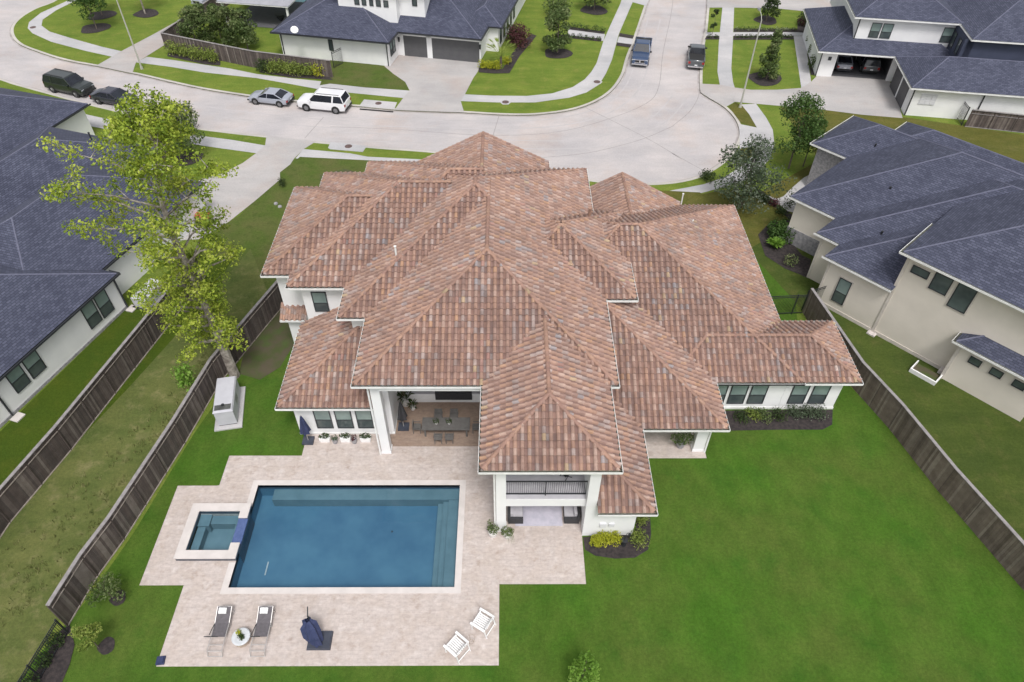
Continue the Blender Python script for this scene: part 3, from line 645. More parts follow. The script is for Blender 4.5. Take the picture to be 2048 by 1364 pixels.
def window(parent, o, dx, nz, w_, h, two=True, green=False, name='window', trim=None):
    """o: lower left corner on the wall, dx: unit along the wall, nz: outward normal"""
    dx = Vector(dx).normalized(); n_ = Vector(nz).normalized(); o = Vector(o); Z = Vector((0, 0, 1))
    def bx(b, s0, s1, z0, z1, d0, d1, mi=0):
        a = [o+dx*s+Z*z+n_*d for z in (z0, z1) for s, d in ((s0, d0), (s1, d0), (s1, d1), (s0, d1))]
        b.hexa(a, mi)
    b = MB(); f = .055
    bx(b, 0, w_, 0, f, .0, .07); bx(b, 0, w_, h-f, h, .0, .07); bx(b, 0, f, f, h-f, .0, .07); bx(b, w_-f, w_, f, h-f, .0, .07)
    if two: bx(b, f, w_-f, h*.42, h*.42+.05, .0, .06)
    fr = b.obj(name, 'frame', parent)
    b = MB(); bx(b, f, w_-f, f, h*.42 if two else h-f, .005, .03, 1 if not green else 2)
    if two: bx(b, f, w_-f, h*.42+.05, h-f, .005, .035, 0)
    g = b.obj('pane', ['blind', 'pane', 'pane_green'], fr)
    g.matrix_parent_inverse = Matrix.Identity(4) if fr.parent is None else Matrix.Identity(4)
    if trim:
        b = MB(); t = .09; bx(b, -t, w_+t, -t, 0, 0, .035); bx(b, -t, w_+t, h, h+t, 0, .035); bx(b, -t, 0, 0, h, 0, .035); bx(b, w_, w_+t, 0, h, 0, .035)
        s_ = b.obj('sill', trim, fr)
    return fr

# ------------------------------------------------------------------ the tiled house
ZU, ZL = 6.9, 3.2
house = thing('house', 'large two storey white stucco house under brown clay tile hip roofs', 'house', (-2, 37, 0), world=True)
H_ = house
def R_(*a, **k): return make_roof(H_, *a, **k)
yo = Vector((0, 1, 0)); xo = Vector((1, 0, 0))
R_(-10.0, 6.10, 31.3, 48.0, ZU, gut=('x0', ('y0', -10, -8.3), ('x1', 40, 48)), soff=(-9.99, 6.09, 31.31, 47.9), caps='fbr')
R_(-8.3, 6.10, 25.9, 47.9, ZU+.004, caps='fr', hide=('y1',), gut=(('x0', 25.9, 31.3), ('y0', -8.3, -1.3), ('x1', 25.9, 33.0), ('y0', 5.7, 6.1)), soff=(-8.3, 6.1, 25.9, 34))
R_(-1.0, 8.05, 33.0, 42.2, ZU+.008, caps='fbr', gut=(('x1', 33, 38), ('y0', 6.25, 8.05)), soff=(-1, 8.05, 33.0, 42))
R_(-13.67, 3.0, 34.1, 47.3, ZU+.012, caps='fr', hide=('x1',), gut=('x0', ('y0', -13.67, -10.1)), soff=(-13.67, 0, 34.1, 47.2))
R_(-15.5, -3.0, 35.3, 45.3, ZU+.016, caps='fr', hide=('x1',), gut=('x0', ('y0', -15.5, -13.8)), soff=(-15.5, -5, 35.3, 45.2))
R_(-10.6, 6.0, 35.2, 48.95, ZU-.004, caps='fr', hide=('x1',), gut=('x0',), soff=(-10.6, 0, 38, 48.95), clips=[((-1.5, 0, 0), (1, 0, 0))])
R_(-6.65, 3.25, 36.0, 49.1, ZU-.008, p=.5, ends='hg', caps='r', hide=(), soff=(-6.6, 3.2, 42, 49.1), gut=(('x1', 44, 49.1),))
R_(-1.21, 5.62, 20.3, 36.0, ZU+.02, caps='fr', hide=('y1',), gut=('x0', 'y0', ('x1', 20.3, 31)), soff=(-1.21, 5.62, 20.3, 28))
# lower storey
R_(-2.0, 18.45, 29.42, 48.6, ZL, caps='fbr', gut=('x1', ('y0', 13.0, 18.45)), soff=(8, 18.45, 29.42, 48.6), clips=[((5.6, 0, 0), (-1, 0, 0))])
R_(10.0, 22.05, 29.42, 34.85, ZL+.004, caps='bfr', hide=('x0',), gut=('x1', ('y0', 13.0, 22.05), ('y1', 18.5, 22.05)), soff=(15, 22.05, 29.42, 34.85))
R_(4.3, 14.1, 38.0, 49.15, ZL-.004, p=.55, ends='hg', caps='r', soff=(5, 14.1, 45, 49.1), clips=[((6.2, 0, 0), (-1, 0, 0))])
R_(-4.0, 12.95, 25.8, 44.0, ZL+.008, caps='f', hide=('y1', 'x0'), gut=(('x1', 25.8, 29.3), ('y0', 7.9, 12.95)), soff=(7, 12.95, 25.8, 33), clips=[((6.0, 0, 0), (-1, 0, 0)), ((0, 33.6, 0), (0, 1, 0))])
R_(-4.0, 7.88, 20.2, 36.0, ZL+.012, caps='f', hide=('y1', 'x0'), gut=(('x1', 20.2, 25.7), ('y0', 4.9, 7.88)), soff=(4.9, 7.88, 20.2, 30), clips=[((4.86, 0, 0), (-1, 0, 0)), ((0, 30.0, 0), (0, 1, 0))])
R_(-13.6, 4.0, 27.4, 45.0, ZL+.016, caps='f', hide=('y1', 'x1'), gut=(('x0', 27.4, 33.6), ('y0', -13.6, -7.5)), soff=(-13.6, -7.4, 27.4, 34.6), clips=[((-7.36, 0, 0), (1, 0, 0)), ((0, 34.64, 0), (0, 1, 0))])
R_(-15.15, -13.4, 35.0, 38.0, ZL+.02, p=.62, caps='', hide=('x0', 'x1', 'y1'), gut=('y0',), ends='gg', soff=(-15.15, -13.4, 35.0, 36.0), clips=[((0, 36.0, 0), (0, 1, 0))]) if False else None
b = MB(); b2 = None
sl = .62
for i in range(5):                                   # little tiled lean-to on the west wall
    for j in range(3):
        y_a, y_b = 35.0+j*.34, 35.0+(j+1)*.34
        for q in range(6):
            xa = -15.2+(i+PROF[q][0])*TW; ha = PROF[q][1]; xb, hb = (-15.2+(i+PROF[q+1][0])*TW, PROF[q+1][1]) if q < 5 else (-15.2+(i+1)*TW, 0)
            za, zb = ZL+sl*(y_a-35), ZL+sl*(y_b-35); uv = [(i+.5+600, j+.5)]*4
            b.face([(xa, y_a, za+ha+.045), (xb, y_a, za+hb+.045), (xb, y_b, zb+hb), (xa, y_b, zb+ha)], 0, uv)
            b.face([(xa, y_a, za+ha-.03), (xb, y_a, za+hb-.03), (xb, y_a, za+hb+.045), (xa, y_a, za+ha+.045)], 0, uv)
b.box(-15.2, -13.4, 34.98, 36.0, ZL-.17, ZL-.03, 2); b.obj('roof', ['tile', 'cap', 'trim'], H_)

b = MB()
ZT = ZU-.165; ZB = ZL-.165
b.box(-9.45, 5.55, 31.85, 47.45, -.1, ZT)                 # core
b.box(-13.1, -9.4, 34.65, 46.75, -.1, ZT); b.box(-14.95, -13.05, 35.85, 44.75, -.1, ZT); b.box(-10.05, -9.3, 46, 48.4, -.1, ZT); b.box(-9.3, 2.6, 47.3, 48.45, -.1, ZT)
b.box(5.5, 7.5, 33.56, 41.6, -.1, ZT)
b.box(-12.95, -7.35, 27.9, 34.7, -.1, ZB); b.box(-7.36, -7.0, 27.9, 31.9, -.1, ZT-.01)
b.box(-14.85, -13.0, 35.45, 35.9, -.1, ZB)
b.box(7.45, 17.9, 29.98, 48.05, -.1, ZB); b.box(17.85, 21.45, 29.96, 34.3, -.1, ZB); b.box(5.4, 13.55, 44, 48.6, -.1, ZB)
b.box(4.86, 7.13, 20.72, 27.5, -.1, ZB); b.box(4.86, 7.13, 27.5, 33.6, -.1, ZB)
b.box(4.30, 4.86, 20.70, 21.3, -.1, ZT-.01)               # tower pier
b.box(4.31, 4.855, 21.3, 31.9, -.1, ZT-.01)
b.obj('wall', 'stucco', H_)
b = MB(); b.box(-13.0, -6.98, 27.86, 31.8, -.1, .16); b.obj('plinth', 'trim', H_); b = MB(); b.box(7.4, 21.5, 29.92, 34.3, -.1, .2); b.obj('plinth', 'trim', H_)
for x0, x1, y0, y1, z1 in ((-7.62, -7.08, 26.35, 26.9, ZT), (-.51, .02, 20.97, 21.5, ZT), (11.6, 12.3, 26.5, 27.0, ZB)):
    b = MB(); b.box(x0, x1, y0, y1, .02, z1); b.box(x0-.03, x1+.03, y0-.03, y1+.03, .02, .22); b.obj('column', 'stucco', H_)
b = MB(); b.box(.02, 4.30, 20.98, 25.6, 2.62, 3.28); b.obj('balcony', 'stucco', H_)
b = MB(); b.box(.02, 4.30, 21.0, 25.6, 3.285, 3.30); b.obj('balcony_floor', 'cushion', H_)
b = MB(); b.box(.0, 4.32, 21.2, 21.26, 4.55, 4.61); b.box(.0, 4.32, 21.2, 21.26, 3.42, 3.47)
for i in range(38): b.box(.09+i*.113, .105+i*.113, 21.215, 21.24, 3.42, 4.58)
b.box(2.1, 2.15, 21.2, 21.26, 3.3, 4.6); b.obj('railing', 'dark', H_)
b = MB(); b.box(-7.0, 5.5, 25.95, 26.3, 6.35, ZT-.012); b.box(-1.0, 5.0, 20.98, 21.45, 6.4, ZT-.014); b.obj('beam', 'stucco', H_)
b = MB(); b.box(-.5, -.12, 25.6, 25.9, .04, 2.62); b.box(-.5, 4.3, 25.6, 25.9, 2.62, 6.6); b.obj('wall', 'ltgrey', H_)
# windows of the tiled house
for x0, w_ in ((-11.78, 1.02), (-10.5, 1.02), (-9.22, 1.0)): window(H_, (x0, 27.9, .66), xo, -yo, w_, 1.84)
for x0, w_ in ((13.1, 1.05), (14.37, 1.08), (15.66, 1.06), (18.3, 1.06), (19.62, 1.08)): window(H_, (x0, 29.97, .58), xo, -yo, w_, 1.95)
window(H_, (-12.5, 34.65, 4.38), xo, -yo, .95, 1.68)
b = MB()
for i, x_ in enumerate((-5.9, -3.9, -1.9)):
    b.box(x_, x_+1.85, 31.78, 31.84, .1, 2.5)
b.obj('patio_door', 'pane', H_)
b = MB()
b.box(-13.75, -13.66, 27.3, 27.39, 2.6, 3.1)
# downspouts, vents
for x_, y_, z1 in ((-.58, 20.93, 6.7), (-7.7, 26.3, 6.6), (12.35, 26.45, 3.0)):
    q = MB(); q.box(x_-.05, x_+.04, y_-.05, y_+.03, .05, z1); q.obj('downspout', 'trim', H_)
for px, py, z_ in ((790, 505, 9.0), (783, 478, 9.1)):
    pass
def roofpt(px, py, z): x, y = at(px, py, z); return x, y
for (px, py, z, hh, r) in ((792, 508, 8.8, .55, .06), (786, 402, 9.6, .15, .12), (1372, 490, 6.4, .12, .1), (800, 374, 10.0, .3, .06), (638, 397, 8.2, .15, .1), (600, 440, 7.6, .12, .1), (1180, 420, 8.7, .12, .1), (1365, 395, 5.6, .3, .05), (1384, 448, 5.5, .3, .05)):
    x, y = roofpt(px, py, z); q = MB(); q.tube((x, y, z-.6), (x, y, z+hh), r, n=8); q.tube((x, y, z+hh), (x, y, z+hh+.06), r*1.5, n=8); q.obj('vent_pipe', 'cap' if r > .07 else 'trim', H_)
# meter boxes on the back wall
q = MB(); q.box(5.2, 5.55, 20.62, 20.72, 1.0, 1.35); q.obj('outlet_box', 'ltgrey', H_); q = MB(); q.box(5.7, 6.0, 20.64, 20.72, 1.02, 1.32); q.obj('outlet_box', 'ltgrey', H_)

# ------------------------------------------------------------------ neighbour houses (local frames)
def gut_mat(o, dark=True):
    return o
# west neighbour
n1 = thing('house', 'white brick house with dark slate blue shingle roof beyond the left wooden fence', 'house', (-28.37, 39.81, 0), math.radians(71.7))
def W1(*a, **k): return make_roof(n1, *a, kind='shingle_dark', **k)
W1(-24, .25, -.35, 20.0, 3.2, p=.5, gut=('y0', ('x1', -.3, .4)), caps='fbr')
W1(-6, 12.5, 1.0, 13.5, 3.204, p=.5, gut=('y0',), caps='fbr')
W1(-4.0, 16.0, 8.0, 20.2, 3.216, p=.5, caps='fbr')
W1(4.0, 20.9, 20.0, 34.0, 3.208, p=.5, gut=('y0',), caps='fbr')
W1(-12, 5, 11, 26, 3.212, p=.42, caps='fbr')
b = MB(); b.box(-23.5, 0, 0, 19.5, -.1, 3.03); b.box(-1, 12.1, 1.35, 13, -.1, 3.034); b.box(4.4, 20.45, 20.4, 33.5, -.1, 3.038); b.box(0, 15.6, 8.4, 19.8, -.1, 3.036); b.obj('wall', 'stucco', n1)
b = MB(); b.box(-23.6, .05, -.05, 0, -.1, .22); b.obj('plinth', 'stone', n1)
for u0, w_, z0, h in ((-9.95, 1.12, 1.15, 2.0), (-8.62, 1.15, 1.15, 1.98), (-3.38, 1.12, .9, 2.05), (-2.12, 1.1, .85, 2.1)):
    window(n1, (u0, 0, z0-.1), xo, -yo, w_, h)
for u0 in (-.03, -11.0):
    b = MB(); b.box(u0-.05, u0+.05, -.11, -.01, .1, 3.0); b.obj('downspout', 'frame', n1)
    b = MB(); b.box(u0-.35, u0+.35, -.75, -.15, .01, .09); tag(b.obj('splash_block', 'coping'), 'pale splash block under the %s downspout of the white brick house' % ('upper' if u0 > -1 else 'lower'), 'splash block').matrix_world = Matrix.Translation((-28.37, 39.81, 0)) @ Matrix.Rotation(math.radians(71.7), 4, 'Z')
# the gabled wing with its white end wall
b = MB()
g0, g1 = 12.2, 20.2
b.obj('wall', 'ltgrey', n1) if False else None

# east neighbour, cream
n2 = thing('house', 'cream stucco house with slate blue shingle roofs beyond the right wooden fence', 'house', (23.93, 40.30, 0), math.radians(-47.8))
def E1(*a, **k): return make_roof(n2, *a, kind='shingle', **k)
ZN = 4.3
E1(-.9, 9.5, -.4, 9.9, ZN, gut=(('y0', -.9, 4.2),), caps='fbr', soff=(-.9, 4.25, -.4, 9), clips=[((4.25, 0, 0), (1, 0, 0))])
E1(-2.8, 18, 1.7, 19.0, ZN+.004, gut=(('y0', -2.8, -1.0),), caps='fbr', soff=(-2.8, 4, 1.7, 9))
E1(-6.8, 16.0, 4.55, 21.0, ZN+.008, gut=(('y0', -6.8, -2.8),), caps='fbr', soff=(-6.8, 4, 4.55, 14))
E1(-10.1, 9.0, 13.4, 20.8, ZN+.012, gut=(('y0', -10.1, -5.0), 'x0'), caps='fbr', soff=(-10.1, 4, 13.4, 20))
E1(-6.2, 16.0, 17.0, 23.4, ZN+.016, gut=(('x0', 19, 23.4),), caps='fbr')
E1(3.75, 24, -.5, 14.5, 7.4, p=.5, gut=('y0', ('x0', -.5, 4.0)), caps='fbr', soff=(3.75, 24, -.5, 14.5))
E1(9.2, 15.2, -1.1, 3.2, 3.55, p=.5, gut=('y0', 'x0'), caps='fbr', soff=(9.2, 15.2, -1.1, 1))
b = MB()
b.box(-.45, 4.2, 0, 9, -.1, ZN-.165); b.box(-2.35, 4.2, 2.1, 9, -.1, ZN-.17); b.box(-6.3, 4.2, 4.95, 16.5, -.1, ZN-.168); b.box(-9.6, 8.5, 13.85, 20.4, -.1, ZN-.162); b.box(-5.7, 15.5, 17.5, 22.9, -.1, ZN-.16)
b.box(4.2, 23.5, .0, 14, -.1, 7.23); b.box(9.6, 14.8, -.72, .5, -.1, 3.38)
b.obj('wall', 'cream', n2)
b = MB(); b.box(-6.36, -2.4, 4.90, 5.0, -.1, 1.5); b.obj('stone_base', 'stone', n2); b = MB(); b.box(-9.62, -5.0, 13.79, 13.86, -.1, 4.12); b.obj('stone_gable', 'stone', n2)
b = MB(); b.box(-.5, 15, -.04, 0, -.1, .3); b.obj('plinth', 'cream_trim', n2)
for q in ((4.1, 4.3, -.06, .02, 0, 7.2), (-.55, -.4, -.04, .1, 0, 4.1), (-2.42, -2.25, 2.05, 2.15, 0, 4.1), (9.5, 9.7, -.78, -.7, 0, 3.3)):
    b = MB(); b.box(*q); b.obj('downspout', 'cream_trim', n2)
for u0, z0, w_, h, tw in ((.62, .9, .93, 2.15, True), (4.62, 5.98, 1.15, .62, False), (6.05, 5.5, 1.15, 1.35, False), (7.52, 4.92, 1.18, 2.08, False)):
    window(n2, (u0, 0, z0), xo, -yo, w_, h, tw, True, trim='cream_trim')
for u0 in (10.4, 11.75, 13.15): window(n2, (u0, -.72, 2.27), xo, -yo, .75, .58, False, True, trim='cream_trim')

for u0, v0, z0 in ((-1.0, 8.2, 6.0), (1.2, 6.6, 5.1), (9.5, 3.4, 9.2), (13, 5, 10.0), (-5.5, 15.2, 5.1), (1.0, 3.6, 5.2)):
    b = MB(); b.tube((u0, v0, z0-.3), (u0, v0, z0+.35), .06, n=8); b.tube((u0, v0, z0+.3), (u0, v0, z0+.38), .09, n=8); b.obj('vent_pipe', 'dark', n2)
for u0, v0, z0 in ((-6, 3.5, 5.0), (-11, 5, 5.8), (-3, 6.5, 6.2), (5, 3.5, 4.4), (13, 12, 5.2)):
    b = MB(); b.tube((u0, v0, z0-.3), (u0, v0, z0+.35), .06, n=8); b.tube((u0, v0, z0+.3), (u0, v0, z0+.38), .09, n=8); b.obj('vent_pipe', 'dark', n1)
# house across the street with the two grey garage doors
n3 = thing('house', 'white house across the street with two dark grey garage doors', 'house', (-13.37, 82.0, 0), math.radians(-12))
def C1(*a, **k): return make_roof(n3, *a, kind='shingle_dark', **k)
C1(-14.0, .25, -.85, 9.5, 3.1, p=.45, gut=('y0', 'x0', ('x1', -.8, 2.3)), caps='fbr')
C1(-4.0, 10.2, 2.4, 14.5, 3.105, p=.5, gut=(('y0', .3, 10.2), ('x1', 2.4, 7)), caps='fbr')
C1(6.5, 11.8, 6.2, 30, 3.11, p=.55, gut=('x1',), caps='fbr')
C1(-7.6, .5, 3.0, 24, 7.4, p=.5, gut=('y0', 'x0', 'x1'), caps='fbr')
C1(-2, 3.6, 4.0, 23, 7.3, p=.5, gut=('y0', 'x1'), caps='fbr')
b = MB(); b.box(-13.55, -.2, -.02, 9, -.1, 2.94); b.box(-.3, 9.8, 3.2, 14, -.1, 2.935); b.box(6.7, 11.3, 6.7, 29.5, -.1, 2.93)
b.box(-7.1, 0, 3.5, 23.5, -.1, 7.22); b.box(-.1, 3.05, 4.55, 22.5, -.1, 7.12); b.obj('wall', 'stucco', n3)
for u0, w_ in ((.6, 2.85), (4.08, 5.75)):
    b = MB(); b.box(u0, u0+w_, 3.14, 3.19, .02, 2.44)
    for k in range(1, 4): b.box(u0+.02, u0+w_-.02, 3.13, 3.14, .62*k-.01, .62*k+.01)
    b.obj('garage_door', 'garage_door', n3)
b = MB(); b.box(.35, .6, 3.12, 3.2, 0, 2.7); b.box(3.45, 4.08, 3.12, 3.2, 0, 2.7); b.box(9.83, 10.0, 3.12, 3.2, 0, 2.7); b.box(.35, 10.0, 3.12, 3.2, 2.44, 2.75); b.obj('door_surround', 'stucco', n3)
for u0 in (.08, 10.25):
    b = MB(); b.tube((u0 if u0 < 1 else 9.95, 3.0, 1.7), (u0 if u0 < 1 else 9.95, 3.0, 2.2), .1, .14, 6); b.obj('wall_lamp', 'dark', n3)
window(n3, (-2.6-4.9, -.02, 1.2), xo, -yo, .55, 1.3, False)
for v0 in (.5, 1.45): window(n3, (-.2, v0+.8, .9), -yo, xo, .8, 1.6, True)
for u0, z0, w_, h in ((-5.05, 5.35, .6, 1.2), (-4.15, 5.35, .55, 1.2), (-3.22, 5.35, .48, .75), (-2.42, 5.35, .58, .75), (-1.5, 5.35, .58, .75)): window(n3, (u0, 3.5, z0), xo, -yo, w_, h, False)
window(n3, (1.6, 4.55, 5.35), xo, -yo, .6, .9, False)
for v0 in (7.6, 9.6, 11.6, 13.6, 15.6): window(n3, (11.3, v0+.9, .6), -yo, xo, .9, 2.1, True)
b = MB(); b.box(-.42, -.32, -.12, -.03, 0, 2.95); b.box(-13.4, -13.3, -.12, -.03, 0, 2.95); b.obj('downspout', 'frame', n3)
c_ = at(588, 55, 4.4); b = MB(); b.lathe([(.45, 0), (.42, .08), (0, .16)], (0, 0, 0), 10); o = b.obj('satellite_dish', 'white_paint'); o.location = (c_[0], c_[1], 4.15); o.rotation_euler = (.7, 0, .4); tag(o, 'small white satellite dish on the blue shingle roof across the street', 'satellite dish')

# house with the open garage
n4 = thing('house', 'white house at the top right with an open garage holding two cars', 'house', (36.12, 79.85, 0), math.radians(-9.5))
def D1(*a, **k): return make_roof(n4, *a, kind='shingle', **k)
D1(-.95, 14, -.9, 12.0, 3.2, p=.5, gut=(('y0', -.95, 7.6), 'x0'), caps='fbr', soff=(-.95, 12, -.9, 12))
D1(7.2, 30, -8.7, -1.0, 3.204, p=.5, gut=('y0', ('x0', -8.7, -1)), caps='fbr')
D1(2.1, 13.3, .5, 16, 6.6, p=.5, gut=('y0', 'x0', ('x1', .5, 3)), caps='fbr')
D1(8.0, 34, -3.8, 14, 6.604, p=.5, gut=(('y0', 13.3, 34),), caps='fbr', clips=[((0, 0, 0), (0, 0, -1))]) if False else D1(13.0, 34, -3.8, 14, 6.604, p=.5, gut=('y0', ('x0', -3.8, .5)), caps='fbr')
b = MB()
b.box(-.35, 1.44, .0, .3, -.1, 3.03); b.box(7.5, 7.9, .0, .3, -.1, 3.03); b.box(1.44, 7.5, 0, .3, 2.6, 3.03); b.box(-.35, -.1, .3, 11.5, -.1, 3.03); b.box(7.9, 13.5, 0, 11, -.1, 3.03); b.box(-.1, 7.9, 7.0, 11.4, -.1, 3.03)
b.box(7.7, 29.5, -8.2, -1.4, -.1, 3.036)
b.box(2.7, 12.8, 1.0, 15.5, 3.0, 6.43); b.box(13.5, 33.5, -3.3, 13.5, 3.0, 6.43)
b.obj('wall', 'stucco', n4)
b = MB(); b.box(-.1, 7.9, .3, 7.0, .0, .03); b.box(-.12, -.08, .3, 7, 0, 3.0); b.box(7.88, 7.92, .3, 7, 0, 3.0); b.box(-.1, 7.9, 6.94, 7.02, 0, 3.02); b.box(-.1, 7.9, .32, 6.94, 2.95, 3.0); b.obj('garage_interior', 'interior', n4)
b = MB(); b.box(12.85, 13.5, -3.36, 1.0, 3.1, 6.4); b.box(12.5, 33, -3.36, -3.3, 3.1, 6.4); b.obj('wall', pmat('slate_wall', (.05, .06, .10), None, 1, .8), n4)
for u0, w_ in ((4.2, 1.05), (5.4, 1.1), (11.75, 1.1)): window(n4, (u0, 1.0, 4.35), xo, -yo, w_, 1.6, True)
for v0 in (.6, -1.2): window(n4, (12.85, v0, 4.2), -yo, -xo, .8, 1.6, False)
b = MB(); b.box(8.6, 10.2, -8.25, -8.2, 1.3, 2.45); b.obj('shuttered_window', 'ltgrey', n4)
b = MB()
for i in range(3):
    for j in range(2): b.box(8.7+i*.5, 9.1+i*.5, -8.28, -8.25, 1.38+j*.52, 1.82+j*.52)
b.obj('window_grille', 'ltgrey', n4)
for u0, v0 in ((-.3, -.06), (2.78, .92), (7.75, -8.3), (14.6, -8.3)):
    b = MB(); b.box(u0-.05, u0+.05, v0-.04, v0+.06, .05 if v0 < .5 else 3.4, 3.0 if v0 < .5 else 6.4); b.obj('downspout', 'frame', n4)
for v0, c2 in ((-2.6, 'navy'), (-5.6, 'navy')):
    b = MB(); b.box(7.62, 7.7, v0-1.2, v0+1.2, .05, 2.4); b.obj('garage_door', 'garage_door', n4)
b = MB(); b.box(.5, .85, -.05, 0, 1.9, 2.3); b.obj('wall_lamp', 'frame', n4)

# bits of further houses at the upper edge
pv = thing('pavilion', 'garden pavilion with ribbed grey metal roof at the top of the photo', 'pavilion', (*at(560, 50), 0), math.radians(-10))
make_roof(pv, -7.2, 2.4, -1.6, 8.5, 3.0, p=.28, kind='metal', caps='r')
for x, y in ((-6.6, -1.2), (2.0, -1.2), (2.0, 8), (-6.6, 8)):
    b = MB(); b.box(x-.12, x+.12, y-.12, y+.12, 0, 2.85); b.obj('post', 'trim', pv)
b = MB(); b.box(-6.5, 1.8, -1.2, 8, .02, .06); b.obj('floor', 'interior', pv)
b = MB(); b.lathe([(.5, .5), (.5, .9)], (-.3, 1.2, 0), 12)
for k in range(6):
    a_ = k*math.pi/3; b.tube((-.3, 1.2, .02), (-.3+.6*math.cos(a_), 1.2+.6*math.sin(a_), .7), .05, n=6)
b.lathe([(.0, .9), (.75, .92), (.75, .97), (0, .98)], (-.3, 1.2, 0), 14); o = b.obj('patio_set', 'dark')
o.location = (*at(560, 50), 0); o.rotation_euler = (0, 0, math.radians(-10)); tag(o, 'round dark patio table under the pavilion roof', 'table')
c_ = at(655, 2); sheet('neighbour_pool_water', [(c_[0]-5.5, c_[1]-1.5), (c_[0]+5, c_[1]-3), (c_[0]+6, c_[1]+6), (c_[0]-5, c_[1]+7)], .03, pmat('teal_water', (.12, .42, .46), (.10, .36, .42), .4, .1))

# ------------------------------------------------------------------ fences
def fence(name, label, pts, h, side, rail='wood_top', newrail=True, post_len=2.4, seed=1, wood='wood'):
    """board fence; boards face away from `side`; rails and posts on `side` (+1 left of the line, -1 right)"""
    f = thing(name, label, 'fence', (pts[0][0], pts[0][1], 0), world=True); rnd = random.Random(seed)
    bd, rl = MB(), MB(); posts = []
    for (ax, ay), (bx_, by_) in zip(pts, pts[1:]):
        a, c = Vector((ax, ay, 0)), Vector((bx_, by_, 0)); L = (c-a).length; u = (c-a)/L; n_ = Vector((-u.y, u.x, 0))*side; k = 0.0
        while k < L:
            k2 = min(L, k+.15); z1 = h-.06+rnd.uniform(-.012, .012); q = [a+u*(k+.003), a+u*(k2-.003)]; d = rnd.uniform(-.006, .006)
            lo = [q[0]-n_*(.012-d), q[1]-n_*(.012-d), q[1]+n_*(.012+d), q[0]+n_*(.012+d)]
            bd.hexa([p+Vector((0, 0, .0)) for p in lo]+[p+Vector((0, 0, z1)) for p in lo], 0, (rnd.randrange(9999)+.5, int(k*.7)+.5)); k = k2
        rl.bar(a+n_*.04+Vector((0, 0, h-.42)), c+n_*.04+Vector((0, 0, h-.42)), .04, .045, 1)
        rl.bar(a+n_*.03+Vector((0, 0, h-.02)), c+n_*.03+Vector((0, 0, h-.02)), .20, .045, 0)
        rl.bar(a+n_*.05+Vector((0, 0, .05)), c+n_*.05+Vector((0, 0, .05)), .04, .07, 1)
        m_ = max(1, round(L/post_len))
        for i in range(m_): posts.append(a+u*(L*i/m_)+n_*.03)
    bd.obj('boards', wood, f); rl.obj('rails', [rail, 'rail_new' if newrail else 'wood_top'], f)
    for p in posts[:100]:
        b = MB(); b.box(p.x-.04, p.x+.04, p.y-.04, p.y+.04, 0, h-.06); b.obj('post', 'wood', f)
    return f
def iron_fence(label, pts, h, name='iron_fence', cat='fence', sp=.11):
    f = thing(name, label, cat, (pts[0][0], pts[0][1], 0), world=True); r = MB(); pk = MB()
    for (ax, ay), (bx_, by_) in zip(pts, pts[1:]):
        a, c = Vector((ax, ay, 0)), Vector((bx_, by_, 0)); L = (c-a).length; u = (c-a)/L
        for z in (.15, h-.2, h-.04): r.bar(a+Vector((0, 0, z)), c+Vector((0, 0, z)), .04, .04)
        k = 0
        while k < L: p = a+u*k; pk.box(p.x-.009, p.x+.009, p.y-.009, p.y+.009, .05, h); k += sp
        k = 0
        while k <= L+.01:
            p = a+u*min(k, L); b = MB(); b.box(p.x-.035, p.x+.035, p.y-.035, p.y+.035, 0, h+.06); b.obj('post', 'dark', f); k += 2.2
    r.obj('rail', 'dark', f); pk.obj('pickets', 'dark', f); return f
FH = 2.35
L1 = [at(-60, 1165), at(20, 1045), at(142, 900), at(342, 645), at(410, 553)]
fence('wooden_fence', 'weathered wooden board fence behind the white brick house at the far left', L1, FH, -1, seed=3)
L2 = [at(135, 1252), at(160, 1210), at(195, 1152), at(248, 1079), at(369, 887), at(440, 765), at(572, 604)]
fence('wooden_fence', 'dark weathered wooden fence along the left side of the pool yard', L2, FH, -1, seed=5)
Rr = [at(1640, 640), at(1701, 771), at(1777, 856), at(1876, 982), at(2048, 1182), at(2140, 1290)]
Rr = [(22.3, 39.4), at(1701, 771), at(1777, 856), at(1876, 982), at(2048, 1182), at(2140, 1290)]
fence('wooden_fence', 'grey weathered wooden fence along the right side of the big lawn', Rr, FH, 1, seed=7, wood='wood_brown')
iron_fence('black iron picket fence at the lower left corner of the yard', [at(137, 1266), at(60, 1395), at(20, 1460)], 1.5)
iron_fence('black iron picket gate panel between the tiled house and the cream house', [(19.2, 39.0), (22.2, 39.2)], 1.9)
iron_fence('short black iron gate against the corner of the cream house', [(22.3, 39.6), (23.8, 40.2)], 1.9, name='iron_gate', cat='gate')
q3 = lambda x, y: at(380+x/6.0235, y/6.0235)
FN = [at(*R1((975, 290))[0]), at(*R1((1290, 355))[0]), at(*R1((1500, 398))[0]), at(*R1((1950, 455))[0])]
fence('wooden_fence', 'dark wooden fence behind the shrubs beside the street', FN, 2.0, 1, seed=9)
fence('wooden_fence', 'wooden fence running up along the driveway at the top left', [FN[0], at(*R1((1290, 60))[0]), at(*R1((1440, -40))[0])], 2.0, 1, seed=10)
iron_fence('small black iron gate beside the white wall across the street', [at(*R1((1955, 400))[0]), at(*R1((2010, 372))[0])], 1.9, name='iron_gate', cat='gate')
FE = [at(*R3((1700, 740))[0]), at(*R3((2110, 785))[0])]
fence('wooden_fence', 'pale wooden fence beside the white garage wing at the upper right', FE, 1.9, -1, seed=11, newrail=False)
